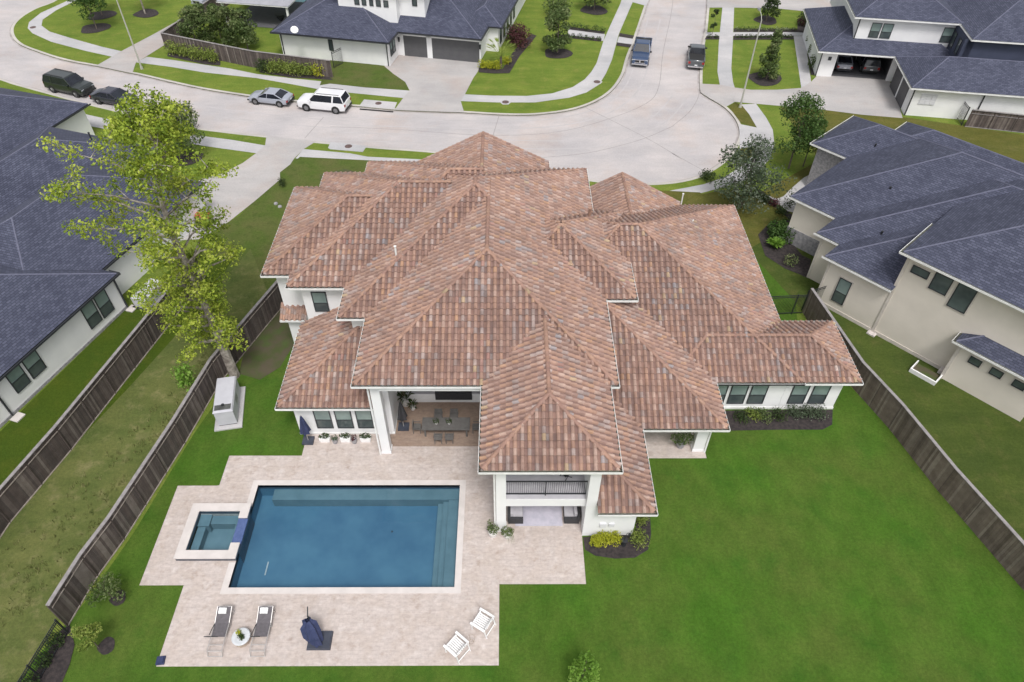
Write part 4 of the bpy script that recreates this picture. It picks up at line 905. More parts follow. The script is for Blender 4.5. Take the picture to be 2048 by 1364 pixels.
iron_fence('tall black iron gate beside the white garage wing at the upper right', [at(*R3((1680, 735))[0]), (at(*R3((1680, 735))[0])[0]+.3, at(*R3((1680, 735))[0])[1]+3.0)], 2.0, name='iron_gate', cat='gate')

# ------------------------------------------------------------------ foliage
def leaves(b, c, rad, n, size, rnd, squash=1.0, shell=.55, droop=0):
    for _ in range(n):
        while True:
            v = Vector((rnd.uniform(-1, 1), rnd.uniform(-1, 1), rnd.uniform(-1, 1)))
            if .02 < v.length <= 1: break
        v = v.normalized()*(shell+(1-shell)*rnd.random()**.7 if rnd.random() < .75 else rnd.random())
        p = Vector(c)+Vector((v.x*rad[0], v.y*rad[1], v.z*rad[2]))
        nn = (Vector((rnd.gauss(0, 1), rnd.gauss(0, 1), rnd.gauss(.5, 1)))+v*.8).normalized(); a = nn.orthogonal().normalized()
        a.rotate(Matrix.Rotation(rnd.random()*6.28, 3, nn)); d = nn.cross(a); s = size*rnd.uniform(.6, 1.35)
        b.face([p-a*s*.5, p+d*s*.32, p+a*s*.6, p-d*s*.32], 0, [(rnd.randrange(999)+.5, .5)]*4)
def tree(name, label, x, y, h, crown_r, leaf, bark='bark_brown', n=2400, size=.22, base=.3, clumps=14, trunk_r=.1, group=None, cone=False, seed=1, cat='tree', multi=False, csz=.5, bottom=None):
    rnd = random.Random(seed); t = thing(name, label, cat, (x, y, 0), group=group)
    k = MB(); cb = MB(); z0 = h*base if bottom is None else bottom; cc = []
    k.path([(0, 0, 0), (rnd.uniform(-.05, .05)*h*.3, rnd.uniform(-.05, .05)*h*.3, z0), (0, 0, h*.62), (0, 0, h*.9)], trunk_r, trunk_r*.25, 7)
    if multi:
        for i in range(3):
            a = i*2.1+rnd.random(); k.path([(math.cos(a)*.12, math.sin(a)*.12, 0), (math.cos(a)*.4, math.sin(a)*.4, z0), (math.cos(a)*crown_r*.6, math.sin(a)*crown_r*.6, h*.7)], trunk_r*.7, trunk_r*.2, 5)
    for i in range(clumps):
        f = (i+.5)/clumps; z = z0+(h-z0)*(f if cone else rnd.random()**.9)
        rel = (z-z0)/(h-z0); env = (1.05-rel) if cone else math.sqrt(max(.05, 1-(2*rel-.9)**2*.85))
        rr = crown_r*env*(.35+.5*rnd.random()); a = i*2.399+rnd.random()
        p = (math.cos(a)*rr, math.sin(a)*rr, z); cc.append(p); r = crown_r*csz*rnd.uniform(.7, 1.2)*(.6+.4*env)
        k.path([(0, 0, max(z0*.7, z-r*1.3)), (p[0]*.6, p[1]*.6, z-.3*r), p], trunk_r*.35, .012, 4)
        leaves(cb, p, (r, r, r*.8), int(n/clumps), size, rnd)
    k.obj('trunk', bark, t); cb.obj('crown', leaf, t); return t
def shrub(label, x, y, r, h, leaf, n=260, size=.13, name='shrub', cat='shrub', group=None, seed=1, z=0.0, spiky=False, sx=1, sy=1, rz=0):
    rnd = random.Random(seed); b = MB()
    if spiky:
        for i in range(n//5):
            a = rnd.random()*6.28; t_ = rnd.uniform(.3, 1); e = Vector((math.cos(a)*r*t_, math.sin(a)*r*t_, h*rnd.uniform(.6, 1.1)*(1.15-t_*.5))); s = Vector((-math.sin(a), math.cos(a), 0))*size*.35
            m_ = e*.55+Vector((0, 0, h*.2)); b.face([Vector((0, 0, 0))-s*.5, m_-s, e, m_+s], 0, [(rnd.randrange(999)+.5, .5)]*4)
    else:
        for i in range(7):
            a = i*2.4; q = r*.5 if i else 0; leaves(b, (math.cos(a)*q*sx, math.sin(a)*q*sy, h*rnd.uniform(.42, .62)), (r*.6*sx, r*.6*sy, h*.5), n//7, size, rnd)
        for i in range(5): b.tube((0, 0, 0), (r*.4*math.cos(i*1.3), r*.4*math.sin(i*1.3), h*.6), .02, .008, 4)
    o = b.obj(name, leaf); o.location = (x, y, z); o.rotation_euler = (0, 0, rz); return tag(o, label, cat, group)
def hedge(label, pts, w_, h, leaf, n, size=.13, name='hedge', seed=1, gap=1.0):
    rnd = random.Random(seed); b = MB()
    for (ax, ay), (cx, cy) in zip(pts, pts[1:]):
        L = math.hypot(cx-ax, cy-ay); m_ = max(1, int(L/(w_*gap)))
        for i in range(m_):
            f = (i+.5)/m_; s = rnd.uniform(.8, 1.15)
            leaves(b, (ax+(cx-ax)*f+rnd.uniform(-.1, .1)*w_, ay+(cy-ay)*f+rnd.uniform(-.1, .1)*w_, h*.5*s), (w_*.62*s, w_*.62*s, h*.52*s), n, size, rnd)
    o = b.obj(name, leaf); return tag(o, label, 'hedge')

# the big pale tree by the left fence
def big_tree():
    rnd = random.Random(11); bx_, by_ = at(470, 752)
    t = thing('tree', 'tall airy lime green tree with pale bark rising beside the left fence', 'tree', (bx_, by_, 0)); k = MB(); cb = MB()
    trunk = [(0, 0, 0), (-.12, .15, 3), (-.2, .25, 6), (-.3, .1, 9), (-.55, .3, 11.5), (-.55, .6, 14), (0, .9, 16.5), (.5, 1.0, 18.6)]
    R_t = [.36, .29, .25, .23, .18, .13, .08, .03]
    for i in range(len(trunk)-1): k.tube(trunk[i], trunk[i+1], R_t[i], R_t[i+1], 9)
    def tp(z):
        for i in range(len(trunk)-1):
            if trunk[i][2] <= z <= trunk[i+1][2]:
                f = (z-trunk[i][2])/(trunk[i+1][2]-trunk[i][2]); return Vector(trunk[i]).lerp(Vector(trunk[i+1]), f)
        return Vector(trunk[-1])
    n_l = 62
    for i in range(n_l):
        z = 2.6+15.6*((i+.5)/n_l)**.95; a = i*2.399+rnd.uniform(-.4, .4); o = tp(z)
        rel = (z-2.5)/15.6; env = (1.4+2.5*math.sin(math.pi*min(1, rel*1.02)**1.7))*(.8 if rel > .8 else 1) if rel < .98 else 1.2
        if rel < .35: env = 1.5+1.2*rnd.random()
        L = env*rnd.uniform(.6, 1.05)*(1.06 if (math.cos(a) < -.2 and .5 < rel < .8) else 1); bias = Vector((-.1, 0, 0)) if rel > .3 else Vector((-.45, -.1, -.1))
        d = (Vector((math.cos(a), math.sin(a), .55+.5*rel))+bias); e = o+Vector((d.x*L, d.y*L, d.z*L*.75)); mid = o.lerp(e, .5)+Vector((rnd.uniform(-.25, .25), rnd.uniform(-.25, .25), .25))
        r = .10*(1-rel)+.035; k.tube(o, mid, r, r*.65, 5); k.tube(mid, e, r*.65, .012, 5)
        for j in range(4):
            f = .35+.22*j; s0 = mid.lerp(e, max(0, (f-.5)*2)) if f > .5 else o.lerp(mid, f*2)
            e2 = s0+Vector((rnd.uniform(-1, 1), rnd.uniform(-1, 1), rnd.uniform(-.1, .9)))*(.9 if rel > .3 else .6); k.tube(s0, e2, .03, .006, 4)
            leaves(cb, e2, (.6, .6, .45), 88 if rel > .25 else 80, .165, rnd, shell=.3)
        leaves(cb, e, (.72, .72, .5), 115 if rel > .25 else 80, .165, rnd, shell=.3)
    k.obj('trunk', 'bark', t); cb.obj('crown', 'leaf_lime', t)
big_tree()
tree('tree', 'leafy green tree on the lawn by the curved pavement at the right', *at(1577, 337), 7.2, 2.4, 'leaf_oak', n=5200, size=.2, base=.32, clumps=24, trunk_r=.09, seed=3)
tree('tree', 'slim young tree trunk standing beside the leafy green tree at the right', *at(1606, 333), 6.6, 1.2, 'leaf_oak', n=1500, size=.2, base=.4, clumps=9, trunk_r=.06, seed=4)
tree('tree', 'grey green airy tree standing between the tiled roof and the cream house', *at(1480, 415), 6.2, 2.7, 'leaf_grey', n=5400, size=.2, base=.12, clumps=24, trunk_r=.08, seed=5, multi=True)
tree('tree', 'cone shaped dark green magnolia in the lawn beside the lamp pole', *at(1532, 158), 5.4, 1.4, 'leaf_mag', n=3600, size=.22, base=.06, clumps=24, trunk_r=.09, seed=6, cone=True)
tree('tree', 'small dark magnolia on the upper lawn near the parked grey pickup', *at(1532, 42), 4.6, 1.5, 'leaf_dark', n=1700, size=.26, base=.2, clumps=14, seed=7, cone=True)
tree('tree', 'young magnolia in a mulch ring left of the blue pickup', *at(1115, 106), 5.4, 1.8, 'leaf_mag', n=3200, size=.26, base=.16, clumps=20, seed=8)
tree('tree', 'young magnolia in a mulch ring at the top edge beside the pavement', *at(1188, 20), 4.5, 2.1, 'leaf_mag', n=2200, size=.28, base=.2, clumps=16, seed=9)
tree('tree', 'small upright dark tree on the top left corner lawn', *at(194, 58), 7.2, 2.3, 'leaf_oak', n=4200, size=.24, base=.28, clumps=20, seed=10, trunk_r=.08)
tree('tree', 'slender tree behind the upright dark tree on the top left lawn', *at(205, 31), 6.5, 1.7, 'leaf_oak', n=2200, size=.26, base=.35, clumps=12, seed=12, trunk_r=.07)
tree('tree', 'pale trunk tree reaching out of the photo on the top left lawn', *at(291, 28), 8.0, 2.2, 'leaf_oak', bark='bark', n=1500, size=.28, base=.5, clumps=10, seed=13, trunk_r=.11)
tree('tree', 'olive green tree behind the tall lime tree on the small front lawn', *at(376, 318), 5.6, 2.0, 'leaf_mag', n=3000, size=.22, base=.25, clumps=16, seed=14)
tree('tree', 'thin sapling with white tipped leaves at the grey pickup kerb', *at(*R3((222, 205))[0]), 3.2, .6, 'leaf_dark', n=500, size=.2, base=.3, clumps=7, seed=15, trunk_r=.03)
tree('sapling', 'bright green sapling at the bottom edge of the big lawn', 3.62, 12.55, 2.9, .85, 'leaf_fresh', n=2000, size=.13, base=.15, clumps=12, seed=16, trunk_r=.03, cat='sapling')
tree('sapling', 'small green citrus tree with a mulch pot near the lower left fence', *at(198, 1296), 1.9, .75, 'leaf_shrub', n=900, size=.12, base=.35, clumps=9, seed=17, trunk_r=.03, cat='sapling')
tree('sapling', 'young bushy tree beside the bend of the left fence', *at(226, 1196), 1.9, .85, 'leaf_mag', n=900, size=.12, base=.2, clumps=9, seed=18, trunk_r=.03, cat='sapling')
for q, r in (((237, 1196), .42), ((214, 1292), .42)):
    c_ = at(*q); mulch(blob(c_[0], c_[1], r, seed=5), .024)
shrub('green vine tuft growing on the left fence near the generator', *at(392, 800), .75, 1.9, 'leaf_fresh', n=420, size=.2, seed=20, z=1.4)

# shrubs and hedges
hq = lambda *p: [at(380+x/6.0235, y/6.0235) for x, y in p]
for i, (x, y) in enumerate(((80, 500), (230, 510), (400, 500), (560, 520), (700, 560))):
    tree('magnolia', ['leftmost magnolia above the street fence', 'second magnolia from the left above the street fence', 'middle magnolia above the street fence', 'fourth magnolia from the left above the street fence', 'rightmost magnolia above the street fence, nearest the white wall'][i],
         *hq((x, y+30))[0], 4.4, 1.75, 'leaf_mag', n=2600, size=.24, base=.12, clumps=16, seed=30+i, group='magnolias behind the street fence', cat='tree')
for i, (x, y) in enumerate(R1((1020, 318), (1080, 330), (1140, 342), (1195, 352), (1250, 362))):
    shrub('yellow green shrub in the left street bed, number %s from the left' % ('one', 'two', 'three', 'four', 'five')[i], *at(x, y), .95, 1.5, 'leaf_shrub', n=520, size=.17, seed=40+i, group='shrubs in the left street bed')
for i, (x, y) in enumerate(R1((1545, 420), (1600, 425), (1650, 428), (1700, 434), (1755, 438), (1810, 442), (1865, 445))):
    shrub('bright shrub in the right street bed, number %s from the left' % ('one', 'two', 'three', 'four', 'five', 'six', 'seven')[i], *at(x, y), .95, 1.5, 'leaf_yellow' if i > 5 else ('leaf_dark' if i == 0 else 'leaf_shrub'), n=520, size=.17, seed=50+i, group='shrubs in the right street bed')
for i, (x, y) in enumerate(R2((895, 398), (935, 402), (975, 404), (1035, 375))):
    shrub(['brilliant yellow shrub nearest the garage door', 'second brilliant yellow shrub from the garage door', 'brilliant yellow shrub left of the palm', 'brilliant yellow shrub right of the palm'][i], *at(x, y), .62, .95, 'leaf_yellow', n=380, size=.14, seed=60+i, group='yellow shrubs by the garage')
pl = thing('palm', 'fan palm by the corner of the house across the street', 'palm', (*at(*R2((1000, 395))[0]), 0)); rnd = random.Random(3)
b = MB(); b.tube((0, 0, 0), (0, 0, 1.3), .16, .12, 8); b.obj('trunk', 'bark_brown', pl)
b = MB()
for i in range(30):
    a = i*2.4; e = Vector((math.cos(a)*1.25, math.sin(a)*1.25, 1.3+1.7*rnd.uniform(.2, 1)))
    for j in range(-3, 4):
        t_ = a+j*.13; e2 = e+Vector((math.cos(t_), math.sin(t_), .1*rnd.random()))*.55; s = Vector((-math.sin(t_), math.cos(t_), 0))*.05; m_ = e*.9
        b.face([m_-s, e2, m_+s], 0, [(rnd.randrange(99)+.5, .5)]*3)
    s = Vector((-math.sin(a), math.cos(a), 0))*.02; b.face([Vector((0, 0, 1.2))-s, e-s, e+s, Vector((0, 0, 1.2))+s], 0, [(rnd.randrange(99)+.5, .5)]*4)
b.obj('fronds', 'leaf_shrub', pl)
shrub('dark red leaved bush beside the palm', *at(*R2((1110, 275))[0]), 1.6, 2.6, 'leaf_red', n=1500, size=.2, seed=70)
shrub('dark green bush between the palm and the red leaved bush', *at(*R2((1070, 245))[0]), 1.0, 2.2, 'leaf_dark', n=800, size=.2, seed=71)
hedge('low dark hedge on the near side of the white stone path', G(R2((1370, 212), (1590, 238))), .7, .55, 'leaf_dark', 90, .13, seed=72)
hedge('low dark hedge on the far side of the white stone path', G(R2((1365, 158), (1610, 192))), .9, .8, 'leaf_dark', 110, .14, seed=73)
shrub('pale green shrubs beneath the grey wall at the top', *at(*R2((1330, 90))[0]), 2.0, 2.2, 'leaf_mag', n=1300, size=.24, seed=74)
hedge('clipped dark hedge crossing the strip right of the grey pickup', G(R3((190, 222), (262, 222))), .6, .5, 'leaf_dark', 80, .13, seed=75)
hedge('clipped dark hedge in front of the crossing path beside the lamp pole', G(R3((350, 222), (695, 222))), .6, .5, 'leaf_dark', 80, .13, seed=76)
hedge('low hedge of white flowering plants behind the crossing path', G(R3((355, 178), (715, 180))), .7, .5, 'leaf_white', 80, .13, seed=77)
shrub('dark bushy shrub by the steps at the far right path', *at(*R3((790, 150))[0]), 1.7, 1.8, 'leaf_dark', n=1100, size=.2, seed=78)
shrub('purple leaved shrub on the mulch beside the upper right house', *at(*R3((750, 150))[0]), .8, 1.0, 'leaf_red', n=400, size=.16, seed=79)
for i, (x, y) in enumerate(R3((800, 270), (812, 330), (815, 400))):
    shrub(['upper', 'middle', 'lowest'][i]+' green shrub of the row along the open garage house', *at(x, y), .8, 1.6, 'leaf_mag', n=500, size=.18, seed=80+i, group='shrubs beside the open garage house')
# beds at the cream house
shrub('broad leaved green shrub in the curved bed of the cream house', *at(1560, 478), 1.25, 1.7, 'leaf_oak', n=1300, size=.2, seed=84)
shrub('spiky green palm shrub in the curved bed of the cream house', *at(1548, 496), .9, 1.0, 'leaf_fresh', n=500, size=.3, seed=85, spiky=True)
hedge('low clipped olive hedge at the stone base of the cream house', [at(1562, 522), at(1604, 540)], 1.0, .9, 'leaf_mag', 260, .12, seed=86)
for i, (x, y) in enumerate(((1508, 392), (1528, 404), (1548, 412), (1562, 428), (1578, 415))):
    shrub(['dark shrub by the front walk of the cream house, nearest the airy tree', 'second dark shrub along the front walk of the cream house', 'reddish shrub along the front walk of the cream house', 'small dark shrub at the end of the front walk bed', 'upright conical shrub at the front corner of the cream house'][i], *at(x, y), .6, 1.6 if i == 4 else .8, 'leaf_red' if i == 2 else 'leaf_dark', n=380, size=.13, seed=87+i)
shrub('dark shrub at the kerb beside the airy tree', *at(1415, 360), .9, .9, 'leaf_dark', n=500, size=.15, seed=95)
shrub('olive bush on the verge under the tall lime tree', *at(345, 258), 1.6, 1.9, 'leaf_mag', n=900, size=.2, seed=96)
shrub('brown flowered bush on the verge near the small lawn', *at(378, 262), 1.2, 1.3, 'leaf_grey', n=600, size=.2, seed=97)
# beds of the tiled house
for i, (x, y, r, h) in enumerate(((1192, 1088, .38, .6), (1206, 1083, .45, .75), (1228, 1082, .5, .75), (1276, 1084, .62, .85), (1281, 1046, .42, .9))):
    shrub(['smallest golden green shrub at the patio edge bed', 'golden green shrub second from the patio edge', 'golden green shrub left of the dark lantern hook', 'rounded green shrub right of the dark lantern hook', 'golden shrub behind the corner of the white wing'][i], *at(x, y), r, h, 'leaf_yellow' if i < 3 else 'leaf_shrub', n=620, size=.09, seed=100+i, group='shrubs in the patio bed')
b = MB(); c_ = at(1247, 1090); b.tube((0, 0, 0), (0, 0, 1.0), .025, n=6); b.path([(0, 0, 1.0), (.06, 0, 1.25), (.14, 0, 1.3), (.2, 0, 1.2)], .015, n=5); b.tube((.2, 0, .95), (.2, 0, 1.18), .07, n=6); b.lathe([(.16, 0), (.12, .3), (.2, .55), (0, .55)], (0, 0, 0), 8); o = b.obj('garden_statue', 'dark'); o.location = (c_[0], c_[1], 0); tag(o, 'dark lantern hook among the golden shrubs', 'lantern')
for i, (x, y) in enumerate(((1482, 838), (1506, 834), (1528, 838), (1556, 836), (1588, 832), (1612, 832), (1636, 834))):
    shrub(['low dark shrub', 'golden green low shrub', 'olive low shrub', 'dark wiry shrub', 'grey brown shrub', 'taller grey brown shrub', 'outermost grey brown shrub'][i]+' under the right windows, number %s from the left' % ('one', 'two', 'three', 'four', 'five', 'six', 'seven')[i],
          *at(x, y), .6, .5+.06*i, ['leaf_dark', 'leaf_shrub', 'leaf_mag', 'leaf_dark', 'leaf_grey', 'leaf_grey', 'leaf_grey'][i], n=420, size=.10, seed=110+i, group='shrubs under the right windows')
hedge('dark climbing growth inside the lower left iron fence', [at(128, 1275), at(85, 1345), at(50, 1400)], .75, .9, 'leaf_dark', 260, .12, seed=120)
shrub('low green ornamental shrub on the front verge near the driveway', *at(566, 372), .45, .9, 'leaf_dark', n=300, size=.12, seed=121)
for i in range(9):
    rnd = random.Random(200+i)
tufts = MB(); rnd = random.Random(77)
for _ in range(420):                                   # long dry grass in the strip between the fences
    f = rnd.random(); yy = 12+f*26; xx = -28.9+(yy-20)*.48+1.2+rnd.random()*4.6
    if yy > 33: xx = -21.8+(yy-33)*.35+rnd.random()*1.6
    if xx > -21.6+(yy-20)*.2-.3: continue
    for j in range(5):
        a = rnd.random()*6.28; hh = rnd.uniform(.12, .3); p = Vector((xx+rnd.uniform(-.15, .15), yy+rnd.uniform(-.15, .15), .01)); s = Vector((math.cos(a), math.sin(a), 0))*.03; tufts.face([p-s, p+s, p+Vector((math.cos(a+1)*.12, math.sin(a+1)*.12, hh))], 0, [(rnd.randrange(99)+.5, .5)]*3)
tag(tufts.obj('long_grass', leafm('leaf_dry', [(.1, (.10, .13, .04)), (.6, (.17, .18, .06)), (1, (.26, .24, .12))])), 'long dry grass in the strip between the two left fences', 'grass', kind='stuff')

# ------------------------------------------------------------------ cars
def car(name, label, cat, L, W, Hh, kind, paint, loc, rz, group=None):
    t = thing(name, label, cat, (loc[0], loc[1], -.12), rz, group)
    z0 = .28; belt = Hh*(.62 if kind != 'sedan' else .64); hood = belt*.96 if kind != 'pickup' else belt*.98; hw = W/2
    # stations along x: (x, z bottom, z top, half width)
    if kind == 'sedan': st = [(-.5, .42, .60*Hh, .80), (-.485, .32, .66*Hh, .90), (-.40, z0, .69*Hh, .98), (-.2, z0, .66*Hh, 1), (.1, z0, .64*Hh, 1), (.28, z0, .64*Hh, .99), (.42, z0, .57*Hh, .95), (.48, .3, .50*Hh, .86), (.5, .4, .42*Hh, .74)]
    else: st = [(-.5, .42, belt*.93, .90), (-.49, .34, belt, .97), (-.4, z0, belt*1.0, 1), (-.2, z0, belt, 1), (.1, z0, belt, 1), (.2, z0, belt, 1), (.3, z0, hood, .985), (.43, z0, hood*.96, .96), (.485, .32, hood*.88, .92), (.5, .42, hood*.72, .84)]
    b = MB(); rings = []
    for fx, zb, zt, wf in st:
        w_ = hw*wf; x = fx*L; zm = zb+(zt-zb)*.55
        rings.append([(x, -w_*.9, zb), (x, -w_, zb+.12), (x, -w_, zm), (x, -w_*.965, zt-.05), (x, -w_*.88, zt), (x, 0, zt+.035), (x, w_*.88, zt), (x, w_*.965, zt-.05), (x, w_, zm), (x, w_, zb+.12), (x, w_*.9, zb)])
    for r0, r1 in zip(rings, rings[1:]):
        for i in range(10): b.face([r0[i], r1[i], r1[i+1], r0[i+1]])
        b.face([r0[10], r1[10], r1[0], r0[0]])
    b.face(rings[0][::-1]); b.face(rings[-1])
    if kind == 'pickup':                                   # open bed
        b.box(-.49*L, -.13*L, -hw*.99, -hw*.86, belt-.1, belt+.06); b.box(-.49*L, -.13*L, hw*.86, hw*.99, belt-.1, belt+.06); b.box(-.498*L, -.475*L, -hw*.93, hw*.93, belt-.3, belt+.06)
    b.obj('body', paint, t, smooth=True)
    if kind == 'pickup':
        b = MB(); b.box(-.472*L, -.135*L, -hw*.85, hw*.85, belt+.04, belt+.05); b.obj('bed_cover', 'rubber', t)
    # greenhouse: base x0,x3 and roof x1,x2
    gx = {'sedan': (-.40, -.20, .06, .24), 'suv': (-.485, -.43, .12, .25), 'pickup': (-.13, -.10, .10, .22)}[kind]
    zb = {'sedan': .655*Hh, 'suv': belt, 'pickup': belt}[kind]; wb, wr = hw*.94, hw*.79
    B_ = [(gx[0]*L, -wb, zb), (gx[3]*L, -wb, zb-.02), (gx[3]*L, wb, zb-.02), (gx[0]*L, wb, zb), (gx[1]*L, -wr, Hh-.06), (gx[2]*L, -wr, Hh-.07), (gx[2]*L, wr, Hh-.07), (gx[1]*L, wr, Hh-.06)]
    b = MB(); b.hexa(B_); b.obj('window', 'autoglass', t)
    b = MB(); mx = (gx[1]+gx[2])/2*L
    top = [(gx[1]*L-.03, -wr-.01, Hh-.07), (gx[2]*L+.03, -wr-.01, Hh-.08), (gx[2]*L+.03, wr+.01, Hh-.08), (gx[1]*L-.03, wr+.01, Hh-.07), (gx[1]*L+.1, -wr+.1, Hh), (gx[2]*L-.12, -wr+.1, Hh-.01), (gx[2]*L-.12, wr-.1, Hh-.01), (gx[1]*L+.1, wr-.1, Hh)]
    b.hexa(top)
    for s in (-1, 1):
        pr = [((gx[0]*L, s*wb, zb), (gx[1]*L, s*wr, Hh-.06), .09), ((gx[3]*L, s*wb, zb), (gx[2]*L, s*wr, Hh-.07), .07)]
        xs = [.0] if kind != 'suv' else [-.25]
        for fx in xs: pr.append(((fx*L, s*(wb-.002), zb), ((fx-.02)*L, s*(wr+.004), Hh-.07), .05 if kind != 'suv' else .16))
        for a, c, w_ in pr: b.bar(a, c, w_, .05)
    b.obj('roof', paint, t)
    wr_ = .39 if kind != 'sedan' else .34
    for fx in (-.30 if kind != 'pickup' else -.29, .31):
        for s in (-1, 1):
            b = MB(); b.tube((fx*L, s*(hw-.1), wr_+.02), (fx*L, s*(hw+.006), wr_+.02), wr_*1.17, n=18); b.obj('wheel_arch', 'rubber', t)
            b = MB(); c0 = Vector((fx*L, s*(hw-.22), wr_)); c1 = Vector((fx*L, s*(hw+.012), wr_)); b.tube(c0, c1, wr_, n=18); wl = b.obj('wheel', 'rubber', t)
            b = MB(); b.tube(c1, c1+Vector((0, s*.012, 0)), wr_*.62, n=14)
            for k in range(5):
                a = k*1.2566; b.bar(c1+Vector((0, s*.016, 0)), c1+Vector((math.cos(a)*wr_*.58, s*.016, math.sin(a)*wr_*.58)), .05, .02, 1)
            b.obj('rim', ['rim', 'steel'], wl)
    for s in (-1, 1):
        zf = st[-2][2]-.16; b = MB(); b.box(.455*L, .496*L, min(s*hw*.55, s*hw*.86), max(s*hw*.55, s*hw*.86), zf-.06, zf+.07); b.obj('headlight', 'lampglass', t)
        b = MB(); b.box(-.502*L, -.48*L, min(s*hw*.68, s*hw*.94), max(s*hw*.68, s*hw*.94), belt*.68, belt*.9); b.obj('tail_light', 'tail', t)
        b = MB(); b.box(.19*L, .215*L, min(s*hw*.95, s*(hw+.17)), max(s*hw*.95, s*(hw+.17)), belt-.02, belt+.13); b.obj('mirror', 'rubber' if kind == 'pickup' else paint, t)
    b = MB(); zf = st[-2][2]-.2; b.box(.47*L, .503*L, -hw*.5, hw*.5, zf-.22, zf+.06); b.obj('grille', 'rubber', t)
    b = MB(); b.box(.46*L, .512*L, -hw*.9, hw*.9, .38, .52); b.obj('bumper', 'chrome' if kind == 'pickup' else 'rubber', t); b = MB(); b.box(-.512*L, -.47*L, -hw*.92, hw*.92, .40, .56); b.obj('bumper', 'chrome' if kind == 'pickup' else 'rubber', t)
    b = MB(); b.box(-.516*L, -.51*L, -.16, .16, .62, .76); b.obj('licence_plate', 'plate', t)
    if kind == 'pickup':
        b = MB(); b.box(.5*L, .509*L, -hw*.6, hw*.6, zf-.26, zf-.2); b.box(.5*L, .509*L, -hw*.6, hw*.6, zf+.06, zf+.12); b.box(.5*L, .508*L, -.06, .06, zf-.2, zf+.06); b.obj('grille_surround', 'chrome', t)
    if kind == 'suv':
        b = MB()
        for s in (-1, 1): b.bar((gx[1]*L+.2, s*wr*.88, Hh+.04), (gx[2]*L-.3, s*wr*.88, Hh+.04), .04, .04)
        b.obj('roof_rack', 'rubber', t)
    return t
def heading(a, c): return math.atan2(c[1]-a[1], c[0]-a[0])
pw, ps, pb, pn, pbl, pg = [carpaint(*q) for q in (('paint_white', (.80, .80, .82)), ('paint_silver', (.36, .38, .44)), ('paint_black', (.022, .028, .028)), ('paint_indigo', (.035, .035, .055)), ('paint_blue', (.035, .065, .14)), ('paint_grey', (.085, .095, .105)))]
car('suv', 'large white suv parked at the far kerb', 'suv', 5.35, 2.05, 1.93, 'suv', pw, (-19.35, 71.75), heading((-17.53, 70.42), (-20.65, 71.01)))
car('sedan', 'silver coupe parked ahead of the white suv', 'car', 4.6, 1.88, 1.38, 'sedan', ps, (-25.35, 73.1), heading((-23.87, 71.83), (-26.61, 72.44)))
car('suv', 'black suv with chrome trim at the far left of the street', 'suv', 5.3, 2.05, 1.93, 'suv', pb, (-47.9, 75.5), math.radians(-21))
car('sedan', 'dark indigo sedan parked in front of the black suv', 'car', 4.9, 1.9, 1.42, 'sedan', pn, (-42.0, 72.9), math.radians(-17))
car('pickup_truck', 'blue pickup truck with chrome front facing the camera', 'pickup truck', 6.0, 2.05, 1.98, 'pickup', pbl, (16.3, 85.0), math.radians(258))
car('pickup_truck', 'dark grey pickup truck seen from behind on the right kerb', 'pickup truck', 5.4, 1.95, 1.9, 'pickup', pg, (22.7, 84.0), math.radians(78))
car('pickup_truck', 'silver pickup on the driveway at the top left edge', 'pickup truck', 5.6, 1.98, 1.92, 'pickup', ps, (-40.7, 102.9), math.radians(250))
gx_, gy_ = 36.12, 79.85; ca, sa = math.cos(math.radians(-9.5)), math.sin(math.radians(-9.5))
for u0, lab, pt, kd in ((2.95, 'silver car in the left bay of the open garage', ps, 'sedan'), (5.9, 'dark car in the right bay of the open garage', pg, 'suv')):
    c = car('sedan' if kd == 'sedan' else 'suv', lab, 'car', 4.6, 1.85, 1.5 if kd == 'sedan' else 1.7, kd, pt, (gx_+u0*ca-3.4*sa, gy_+u0*sa+3.4*ca), math.radians(-9.5+90)); c.location.z = .03

# ------------------------------------------------------------------ street things
for lab, (px, py) in (('tall thin street light pole at the top left driveway', (284, 138)), ('tall thin street light pole beside the cone shaped magnolia', (1480, 215))):
    t = thing('street_light', lab, 'street light', (*at(px, py), 0)); b = MB(); b.tube((0, 0, 0), (0, 0, 9.2), .10, .055, 10); b.tube((0, 0, 0), (0, 0, .3), .17, .14, 10); b.obj('pole', 'pole', t)
    b = MB(); b.path([(0, 0, 9.1), (0, .4, 9.5), (0, 1.3, 9.7)], .035); b.obj('arm', 'pole', t)
    b = MB(); b.box(-.12, .12, 1.2, 1.75, 9.62, 9.74); b.obj('lamp_head', 'steel', t)
for lab, (px, py), r, fr in (('manhole cover on the pavement bend at the top left', (66, 55), .35, 0), ('manhole cover on the slab left of the red roof peak', (697, 293), .36, 0), ('manhole cover on the slab behind the white suv', (757, 207), .34, 0),
                             ('manhole cover in the pavement below the wide garage door', (1011, 204.5), .36, 1), ('manhole cover on the pavement bend left of the blue pickup', (1194, 164), .38, 1)):
    t = thing('manhole_cover', lab, 'manhole cover', (*at(px, py), 0)); b = MB()
    if fr: b.lathe([(0, .027), (.62, .027), (.62, .0)], (0, 0, 0), 6); b.obj('collar', 'walk', t)
    b = MB(); b.lathe([(0, .045), (r, .045), (r+.03, .0)], (0, 0, 0), 18); b.obj('cover', 'iron', t)

